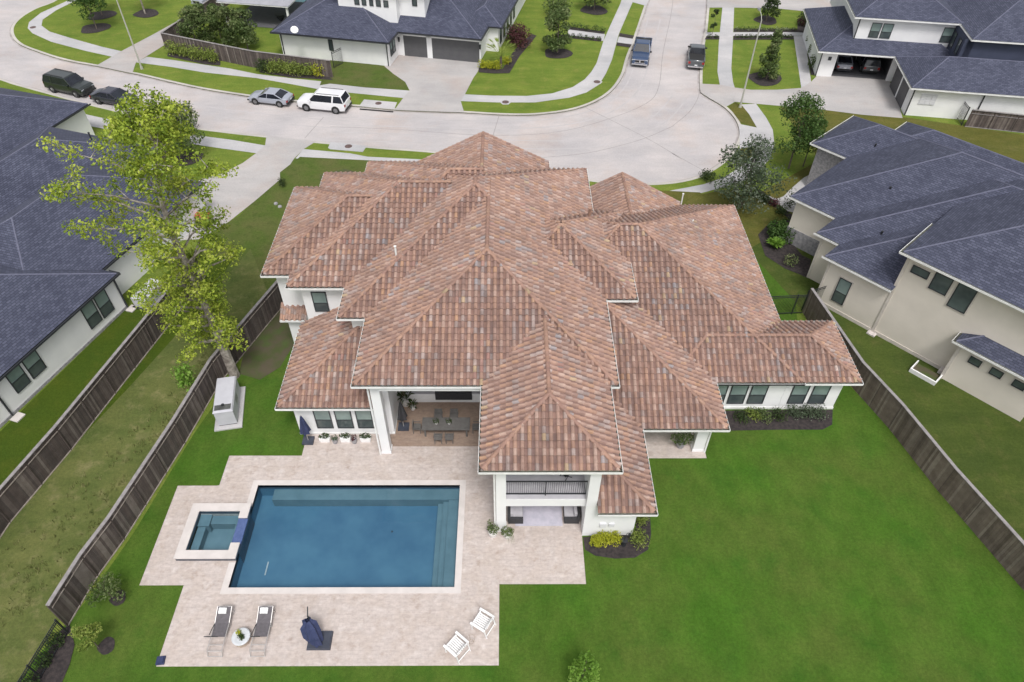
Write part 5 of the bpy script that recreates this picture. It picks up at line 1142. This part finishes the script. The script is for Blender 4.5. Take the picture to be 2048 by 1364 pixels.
# ------------------------------------------------------------------ yard equipment
gen = thing('generator', 'large pale grey standby generator on a concrete pad', 'generator', (-17.95, 29.95, 0), math.radians(-79))
b = MB(); b.box(-1.75, 1.75, -.85, .85, -.1, .12); b.obj('pad', 'walk', gen)
b = MB(); b.box(-1.45, 1.45, -.58, .58, .2, 1.42); b.hexa([(-1.5, -.62, 1.42), (1.5, -.62, 1.42), (1.5, .62, 1.42), (-1.5, .62, 1.42), (-1.42, -.55, 1.55), (1.42, -.55, 1.55), (1.42, .55, 1.55), (-1.42, .55, 1.55)]); b.obj('cabinet', 'grey_metal', gen)
b = MB(); b.box(-1.42, 1.42, -.55, .55, .12, .2); b.tube((1.0, 0, 1.55), (1.0, 0, 1.62), .10, n=10); b.obj('exhaust', 'dark', gen)
b = MB()
for i in range(7): b.box(-.35+i*.09, -.31+i*.09, .58, .595, .6, 1.1)
b.obj('louvre', 'steel', gen)
b = MB(); b.box(.95, 1.38, -.5, .5, 1.551, 1.565); b.obj('vent', 'rim', gen)
c_ = at(278, 606); ac = thing('air_conditioner', 'bulky pale covered unit at the corner of the white brick house', 'air conditioner', (-26.85, 40.75, 0), math.radians(71.7))
b = MB(); b.hexa([(-1.15, -.6, .1), (1.15, -.6, .1), (1.15, .6, .1), (-1.15, .6, .1), (-1.2, -.62, .95), (1.2, -.62, .95), (1.2, .62, .95), (-1.2, .62, .95)]); b.hexa([(-1.2, -.62, .95), (1.2, -.62, .95), (1.2, .62, .95), (-1.2, .62, .95), (-.95, -.42, 1.2), (.95, -.42, 1.2), (.95, .42, 1.2), (-.95, .42, 1.2)]); b.obj('cabinet', 'ac', ac)
b = MB(); b.box(-1.3, 1.3, -.75, .75, 0, .1); b.obj('base', 'dark', ac)
bin_ = thing('wheelie_bin', 'dark wheeled bin with a red lid at the driveway edge', 'bin', (*at(418, 452), 0), .2)
b = MB(); b.hexa([(-.26, -.26, .08), (.26, -.26, .08), (.26, .3, .08), (-.26, .3, .08), (-.33, -.36, 1.0), (.33, -.36, 1.0), (.33, .36, 1.0), (-.33, .36, 1.0)]); b.obj('body', 'dark', bin_)
b = MB(); b.hexa([(-.36, -.4, 1.0), (.36, -.4, 1.0), (.36, .42, 1.0), (-.36, .42, 1.0), (-.28, -.3, 1.1), (.28, -.3, 1.1), (.28, .36, 1.1), (-.28, .36, 1.1)]); b.obj('lid', pmat('red_lid', (.48, .05, .05), None, 3, .5), bin_)
for s in (-1, 1):
    b = MB(); b.tube((s*.24, .3, .12), (s*.3, .3, .12), .12, n=10); b.obj('wheel', 'rubber', bin_)
b2_ = copy_tree(bin_, 'second dark wheeled bin half hidden behind the red lidded one', (*at(405, 450), 0))
# window well at the cream house
ww = thing('window_well', 'white framed window well at the foot of the cream wall', 'window well', (29.1, 33.2, 0), math.radians(-47.8))
b = MB(); b.box(-.9, .9, -.85, -.75, 0, .35); b.box(-.9, -.82, -.75, .3, 0, .35); b.box(.82, .9, -.75, .3, 0, .35); b.obj('frame', 'white_paint', ww)
b = MB(); b.box(-.82, .82, -.75, .3, .01, .1); b.obj('grate', 'soil', ww)
for i, (px, py, lab) in enumerate(((1743, 668, 'white splash block at the first downspout of the cream house'), (1885, 747, 'small white cube box against the cream wall'), (2038, 828, 'splash block at the far right corner of the cream house'))):
    c_ = at(px, py); b = MB(); b.box(-.3, .3, -.25, .25, 0, .12 if i != 1 else .35); b.box(-.22, -.15, -.25, .25, .12, .17); b.box(.15, .22, -.25, .25, .12, .17); o = b.obj('splash_block', 'coping'); o.location = (c_[0], c_[1], 0); o.rotation_euler = (0, 0, -.83); tag(o, lab, 'splash block' if i != 1 else 'box')
b = MB(); b.box(-.2, .2, -.2, .2, .05, .14); b.box(-.15, .15, -.15, .15, .14, .2); o = b.obj('pool_float', 'navy'); o.location = (-16.95, 13.86, 0); o.rotation_euler = (0, 0, .1); tag(o, 'small blue box at the lower left patio corner', 'box')

# ------------------------------------------------------------------ poolside furniture
def lounger(label, x, y, rz, towel=True):
    t = thing('sun_lounger', label, 'sun lounger', (x, y, .04), rz, 'sun loungers by the pool')
    W2 = .36
    b = MB()                                              # along +y: head end raised at +y
    for s in (-1, 1):
        b.path([(s*W2, -1.15, .34), (s*W2, .25, .36), (s*W2, 1.0, .62)], .022, n=6)
        b.path([(s*W2, -1.1, .34), (s*W2, -1.3, .02)], .02, n=6); b.path([(s*W2, .35, .36), (s*W2, .2, .02)], .02, n=6); b.path([(s*W2, .8, .52), (s*W2, .95, .02)], .02, n=6)
    for y_, z_ in ((-1.3, .04), (.2, .04), (-1.15, .34), (-.85, .34), (1.0, .62)): b.tube((-W2, y_, z_), (W2, y_, z_), .02, n=6)
    b.obj('frame', 'alu', t)
    b = MB(); b.hexa([(-W2+.02, -.45, .335), (W2-.02, -.45, .335), (W2-.02, .25, .355), (-W2+.02, .25, .355), (-W2+.02, -.45, .35), (W2-.02, -.45, .35), (W2-.02, .25, .37), (-W2+.02, .25, .37)])
    b.hexa([(-W2+.02, .25, .355), (W2-.02, .25, .355), (W2-.02, 1.0, .61), (-W2+.02, 1.0, .61), (-W2+.02, .25, .37), (W2-.02, .25, .37), (W2-.02, 1.0, .625), (-W2+.02, 1.0, .625)]); b.obj('sling', 'sling', t)
    b = MB(); b.path([(-W2-.05, -.42, .5), (-W2+.0, -.1, .5), (-W2+.02, .15, .42)], .02); b.path([(-W2-.35, -.45, .36), (-W2+.35, -.45, .37)], .025); b.obj('armrest', 'dark', t)
    return t
l1 = lounger('sun lounger left of the round table, with a white towel', -14.35, 15.35, 0)
l2 = copy_tree(l1, 'sun lounger right of the round table, with a white towel', (-12.25, 15.35, .04))
for x, lab in ((-14.4, 'folded white towel on the left sun lounger'), (-12.3, 'folded white towel on the right sun lounger')):
    b = MB(); b.hexa([(-.2, -.13, 0), (.2, -.13, 0), (.2, .13, .09), (-.2, .13, .09), (-.19, -.12, .07), (.19, -.12, .07), (.19, .12, .16), (-.19, .12, .16)]); o = b.obj('towel', 'white_paint'); o.location = (x, 16.12, .575); tag(o, lab, 'towel', 'towels on the loungers')
rt = thing('side_table', 'round pale stone side table between the two loungers', 'table', (-13.2, 14.88, .04))
b = MB(); b.lathe([(0, .46), (.42, .46), (.46, .42), (.44, .36), (0, .36)], (0, 0, 0), 24); b.obj('table_top', 'ctable', rt)
b = MB(); b.lathe([(.40, .36), (.36, .18), (.40, .0)], (0, 0, 0), 12); b.obj('base', 'drift', rt)
shrub('small yellow flowering pot plant on the round side table', -13.28, 15.0, .16, .3, 'leaf_yellow', n=120, size=.07, name='pot_plant', cat='plant', z=.5, seed=130)
shrub('small dark pot plant on the round side table', -13.12, 14.8, .17, .25, 'leaf_dark', n=120, size=.08, name='pot_plant', cat='plant', z=.5, seed=131)
um = thing('parasol', 'closed navy parasol drooping over its square base by the pool', 'parasol', (-9.3, 14.85, .04))
b = MB(); b.hexa([(-.62, -.5, 0), (.58, -.5, 0), (.58, .45, 0), (-.62, .45, 0), (-.58, -.46, .16), (.54, -.46, .16), (.54, .41, .16), (-.58, .41, .16)]); b.obj('base', 'navy_plastic', um)
b = MB(); b.path([(0, 0, .1), (-.25, .25, .9), (-.45, .55, 1.6)], .04); b.path([(-.45, .55, 1.6), (-.5, .95, 1.75)], .03); b.obj('pole', 'dark', um)
b = MB(); n_ = 12
for i in range(n_):
    for (r0, z0, o0), (r1, z1, o1) in (((.12, 1.5, (-.45, .38)), (.34, 1.25, (-.42, .25))), ((.34, 1.25, (-.42, .25)), (.36, .8, (-.28, .0))), ((.36, .8, (-.28, .0)), (.24, .25, (-.05, -.2)))):
        a0, a1 = 2*math.pi*i/n_, 2*math.pi*(i+1)/n_; k0, k1 = (1.25 if i % 2 else .8), (1.25 if (i+1) % 2 else .8)
        b.face([(o0[0]+r0*k0*math.cos(a0), o0[1]+r0*k0*math.sin(a0), z0), (o0[0]+r0*k1*math.cos(a1), o0[1]+r0*k1*math.sin(a1), z0), (o1[0]+r1*k1*math.cos(a1), o1[1]+r1*k1*math.sin(a1), z1), (o1[0]+r1*k0*math.cos(a0), o1[1]+r1*k0*math.sin(a0), z1)])
b.obj('canopy', 'navy', um)
def wchair(label, x, y, rz):
    t = thing('slatted_chair', label, 'chair', (x, y, .04), rz, 'white slatted chairs by the pool')   # faces +x
    b = MB()
    for i in range(7): b.box(-.26, .27, -.27+i*.078, -.215+i*.078, .40, .425)
    b.box(.24, .29, -.29, .29, .38, .43); b.box(-.29, -.24, -.29, .29, .38, .42); b.obj('seat', 'white_paint', t)
    b = MB()
    for i in range(7):
        y_ = -.25+i*.083; z_ = .98-.22*abs(y_)/.25*.5; b.bar((-.26, y_, .45), (-.42, y_, z_), .06, .02)
    b.bar((-.36, -.29, .78), (-.36, .29, .78), .03, .07); b.obj('backrest', 'white_paint', t)
    for s in (-1, 1):
        b = MB(); b.box(-.34, .3, s*.33-.045, s*.33+.045, .60, .63); b.obj('armrest', 'white_paint', t)
        b = MB(); b.bar((.28, s*.31, .6), (.24, s*.31, 0), .05, .03); b.obj('leg', 'white_paint', t)
        b = MB(); b.bar((-.30, s*.31, .6), (-.42, s*.31, 0), .05, .03); b.obj('leg', 'white_paint', t)
    b = MB(); b.bar((-.4, -.31, .16), (-.4, .31, .16), .03, .03); b.obj('stretcher', 'white_paint', t)
    return t
w1 = wchair('white slatted chair nearer the lower edge of the patio', -2.45, 14.35, math.radians(140))
w1.scale = (1.32, 1.32, 1.25)
w2 = copy_tree(w1, 'white slatted chair nearer the pool corner', (-1.2, 15.55, .04), math.radians(148))
sm = thing('wire_table', 'tiny wire side table between the two white chairs', 'table', (-1.72, 14.75, .04)); b = MB()
for i in range(12):
    a0, a1 = i*math.pi/6, (i+1)*math.pi/6
    b.tube((.2*math.cos(a0), .2*math.sin(a0), .45), (.2*math.cos(a1), .2*math.sin(a1), .45), .01, n=4); b.tube((.12*math.cos(a0), .12*math.sin(a0), .02), (.12*math.cos(a1), .12*math.sin(a1), .02), .01, n=4)
b.obj('ring', 'drift', sm)
for i in range(3):
    b = MB(); a = i*2.09; b.tube((.2*math.cos(a), .2*math.sin(a), .45), (.12*math.cos(a), .12*math.sin(a), 0), .01, n=4); b.obj('leg', 'drift', sm)

# porch: dining set, cooking counter, pots, second parasol
dt = thing('dining_table', 'long grey dining table in the covered porch', 'table', (-3.75, 28.1, .04))
b = MB(); b.box(-1.5, 1.5, -.5, .5, .70, .76); b.obj('tabletop', 'outdoor_grey', dt)
for sx in (-1.3, 1.3):
    for sy in (-.4, .4): b = MB(); b.box(sx-.05, sx+.05, sy-.05, sy+.05, 0, .7); b.obj('leg', 'outdoor_grey', dt)
def dchair(label, x, y, rz):
    t = thing('dining_chair', label, 'chair', (x, y, .04), rz, 'dining chairs in the porch')
    b = MB(); b.box(-.25, .25, -.24, .24, .42, .47); b.obj('seat', 'outdoor_grey', t)
    b = MB(); b.box(-.25, -.21, -.24, .24, .47, .9); b.obj('backrest', 'outdoor_grey', t)
    for sx in (-.22, .22):
        for sy in (-.21, .21): b = MB(); b.box(sx-.02, sx+.02, sy-.02, sy+.02, 0, .42); b.obj('leg', 'outdoor_grey', t)
    for sy in (-.25, .25): b = MB(); b.box(-.22, .2, sy-.02, sy+.02, .62, .65); b.obj('armrest', 'outdoor_grey', t)
    return t
d0 = dchair('dining chair at the left end of the porch table', -5.6, 28.1, 0)
copy_tree(d0, 'dining chair at the right end of the porch table', (-1.85, 28.1, .04), math.pi)
copy_tree(d0, 'left dining chair on the pool side of the porch table', (-4.2, 27.3, .04), math.pi/2)
copy_tree(d0, 'right dining chair on the pool side of the porch table', (-3.5, 27.3, .04), math.pi/2)
copy_tree(d0, 'left dining chair on the house side of the porch table', (-4.3, 28.95, .04), -math.pi/2)
copy_tree(d0, 'right dining chair on the house side of the porch table', (-3.3, 28.95, .04), -math.pi/2)
for x, lab in ((-4.35, 'left white potted plant on the porch table'), (-3.55, 'right white potted plant on the porch table')):
    t = thing('pot_plant', lab, 'plant', (x, 28.1, .80), group='pots on the porch table'); b = MB(); b.lathe([(0, 0), (.08, 0), (.11, .18), (0, .18)], n=10); b.obj('pot', 'terracotta', t)
    b = MB(); leaves(b, (0, 0, .28), (.2, .2, .14), 70, .09, random.Random(4)); b.obj('leaves', 'leaf_dark', t)
kt = thing('outdoor_counter', 'white outdoor kitchen counter with dark top at the back of the porch', 'counter', (-3.5, 30.9, .04))
b = MB(); b.box(-2.9, 2.9, -.4, .4, 0, .86); b.obj('cabinet', 'white_paint', kt); b = MB(); b.box(-3.0, 3.0, -.45, .42, .86, .92); b.obj('countertop', 'cushion', kt)
b = MB(); b.box(-1.1, 1.3, -.46, -.1, .3, .98); b.obj('grill', 'wicker', kt)
pot = thing('planter', 'large white planter of spiky dark leaves at the left end of the porch counter', 'plant', (-6.55, 30.3, .04)); b = MB(); b.lathe([(0, 0), (.22, 0), (.32, .5), (0, .5)], n=12); b.obj('pot', 'terracotta', pot)
rnd = random.Random(9); b = MB()
for i in range(26):
    a = rnd.random()*6.28; e = Vector((math.cos(a)*.7, math.sin(a)*.7, .6+rnd.random()*.8)); s = Vector((-math.sin(a), math.cos(a), 0))*.05; b.face([Vector((0, 0, .45))-s, e*.6+Vector((0, 0, .45))-s, e, e*.6+Vector((0, 0, .45))+s], 0, [(i+.5, .5)]*4)
b.obj('leaves', 'leaf_dark', pot)
pot2 = copy_tree(pot, 'small white bowl planter in front of the large porch planter', (-6.05, 29.9, .04)); pot2.scale = (.6, .6, .5)
u2 = thing('parasol', 'closed navy parasol standing against the white wall left of the windows', 'parasol', (-12.35, 27.3, .04))
b = MB(); b.box(-.34, .34, -.3, .3, 0, .14); b.obj('base', 'navy_plastic', u2); b = MB(); b.tube((0, 0, .1), (0, 0, 2.5), .03, n=8); b.obj('pole', 'alu', u2)
b = MB()
for i in range(12):
    a0, a1 = i*math.pi/6, (i+1)*math.pi/6; k0, k1 = (1.2 if i % 2 else .75), (1.2 if (i+1) % 2 else .75)
    for (r0, z0), (r1, z1) in (((.04, 2.5), (.12, 2.1)), ((.12, 2.1), (.3, .95)), ((.3, .95), (.14, .9))):
        b.face([(r0*k0*math.cos(a0), r0*k0*math.sin(a0), z0), (r0*k1*math.cos(a1), r0*k1*math.sin(a1), z0), (r1*k1*math.cos(a1), r1*k1*math.sin(a1), z1), (r1*k0*math.cos(a0), r1*k0*math.sin(a0), z1)])
b.obj('canopy', 'navy', u2)
u3 = copy_tree(u2, 'closed dark parasol on its base inside the porch', (-6.5, 28.4, .04))
for c in COL.objects:
    if c.parent == u3 and c.name.startswith('canopy'): c.data = c.data.copy(); c.data.materials[0] = M['wicker']
for i, x in enumerate((-11.3, -10.65, -10.0, -9.45, -8.75)):
    if i % 2 == 0:
        t = thing('planter_box', ['left', '', 'middle', '', 'right'][i]+' white planter under the three windows beside the column', 'planter', (x, 27.35, .04), group='white planters under the windows')
        b = MB(); b.hexa([(-.28, -.14, 0), (.28, -.14, 0), (.28, .14, 0), (-.28, .14, 0), (-.33, -.17, .36), (.33, -.17, .36), (.33, .17, .36), (-.33, .17, .36)]); b.obj('box', 'white_paint', t)
        b = MB(); leaves(b, (0, 0, .5), (.38, .2, .2), 150, .1, random.Random(i)); b.obj('leaves', 'leaf_dark', t)
    else:
        t = thing('pot_plant', ['', 'left', '', 'right', ''][i]+' dark pot plant standing between the white planters', 'plant', (x, 27.2, .04), group='dark pots under the windows')
        b = MB(); b.lathe([(0, 0), (.14, 0), (.18, .35), (0, .35)], n=10); b.obj('pot', 'stone', t)
        b = MB(); leaves(b, (0, 0, .5), (.22, .22, .25), 110, .09, random.Random(i+9)); b.obj('leaves', 'leaf_red' if i == 3 else 'leaf_grey', t)
# lounge under the balcony
rg = MB(); rg.box(.55, 3.25, 21.3, 24.2, .045, .062); tag(rg.obj('rug', 'rug'), 'pale lilac rug under the balcony', 'rug')
def sofa(label, x, y, rz, w_):
    t = thing('sofa', label, 'sofa', (x, y, .04), rz, 'sofas under the balcony'); b = MB(); b.box(-w_/2, w_/2, -.42, .42, .08, .36); b.box(-w_/2, w_/2, .3, .45, .3, .78); b.box(-w_/2-.02, -w_/2+.14, -.42, .42, .3, .6); b.box(w_/2-.14, w_/2+.02, -.42, .42, .3, .6); b.obj('frame', 'wicker', t)
    b = MB(); b.box(-w_/2+.15, w_/2-.15, -.4, .28, .36, .5); b.obj('seat_cushion', 'cushion', t); b = MB(); b.box(-w_/2+.16, w_/2-.16, .14, .3, .5, .85); b.obj('back_cushion', 'cushion', t); return t
s1 = sofa('dark wicker sofa with grey cushions left of the rug', .58, 22.4, math.pi/2, 2.0)
s2 = sofa('dark wicker armchair with grey cushions right of the rug', 3.75, 22.35, -math.pi/2, 1.9)
cf = thing('coffee_table', 'low dark coffee table at the back of the rug', 'table', (1.9, 23.2, .062)); b = MB(); b.box(-.5, .5, -.35, .35, .36, .42); b.obj('tabletop', 'wicker', cf); b = MB(); b.box(-.42, .42, -.28, .28, 0, .36); b.obj('base', 'wicker', cf)
cp = thing('planter', 'flowering planter with trailing stems at the foot of the balcony column', 'plant', (-.25, 20.62, .04)); b = MB(); b.lathe([(0, 0), (.2, 0), (.28, .4), (0, .4)], (-.45, .1, 0), 10); b.lathe([(0, 0), (.18, 0), (.24, .32), (0, .32)], (.35, .0, 0), 10); b.obj('pot', 'terracotta', cp)
b = MB(); rnd = random.Random(21); leaves(b, (-.45, .1, .7), (.38, .3, .38), 260, .1, rnd); leaves(b, (.35, 0, .6), (.4, .3, .32), 260, .1, rnd); leaves(b, (-.6, .1, 1.3), (.2, .15, .4), 60, .08, rnd)
for i in range(6): b.face([(.3+i*.07, -.1, .4), (.33+i*.07, -.1, .4), (.36+i*.08, -.5, .02)], 0, [(i+.5, .5)]*3)
b.obj('leaves', 'leaf_white', cp)
cp2 = thing('planter', 'leafy planter beside the right porch post', 'plant', (10.9, 26.9, .04)); b = MB(); b.lathe([(0, 0), (.22, 0), (.3, .4), (0, .4)], n=10); b.obj('pot', 'stone', cp2)
b = MB(); leaves(b, (0, 0, .9), (.75, .5, .55), 420, .13, random.Random(5)); leaves(b, (.5, .1, 1.3), (.3, .3, .3), 90, .12, random.Random(6)); b.obj('leaves', 'leaf_mag', cp2)
# chair on the balcony
bc = thing('balcony_chair', 'dark folding chair on the balcony', 'chair', (3.3, 22.4, 3.3), .6); b = MB(); b.box(-.24, .24, -.24, .24, .42, .45); b.obj('seat', 'dark', bc); b = MB(); b.bar((-.24, .22, 0), (.24, .22, .9), .03, .03); b.bar((.24, -.22, 0), (-.2, -.22, .5), .03, .03); b.bar((-.24, -.22, 0), (.24, -.22, .9), .03, .03); b.obj('frame', 'dark', bc)
hb = MB(); c_ = at(566, 372)
for i, (px, py) in enumerate(((552, 408), (560, 414))):
    c_ = at(px, py); b = MB(); b.lathe([(0, .16), (.15, .13), (.2, .0)], (0, 0, 0), 8); o = b.obj('boulder', 'stone'); o.location = (c_[0], c_[1], 0); tag(o, ['small pale boulder beside the roof edge, the farther of two', 'small pale boulder beside the roof edge, the nearer of two'][i], 'boulder')
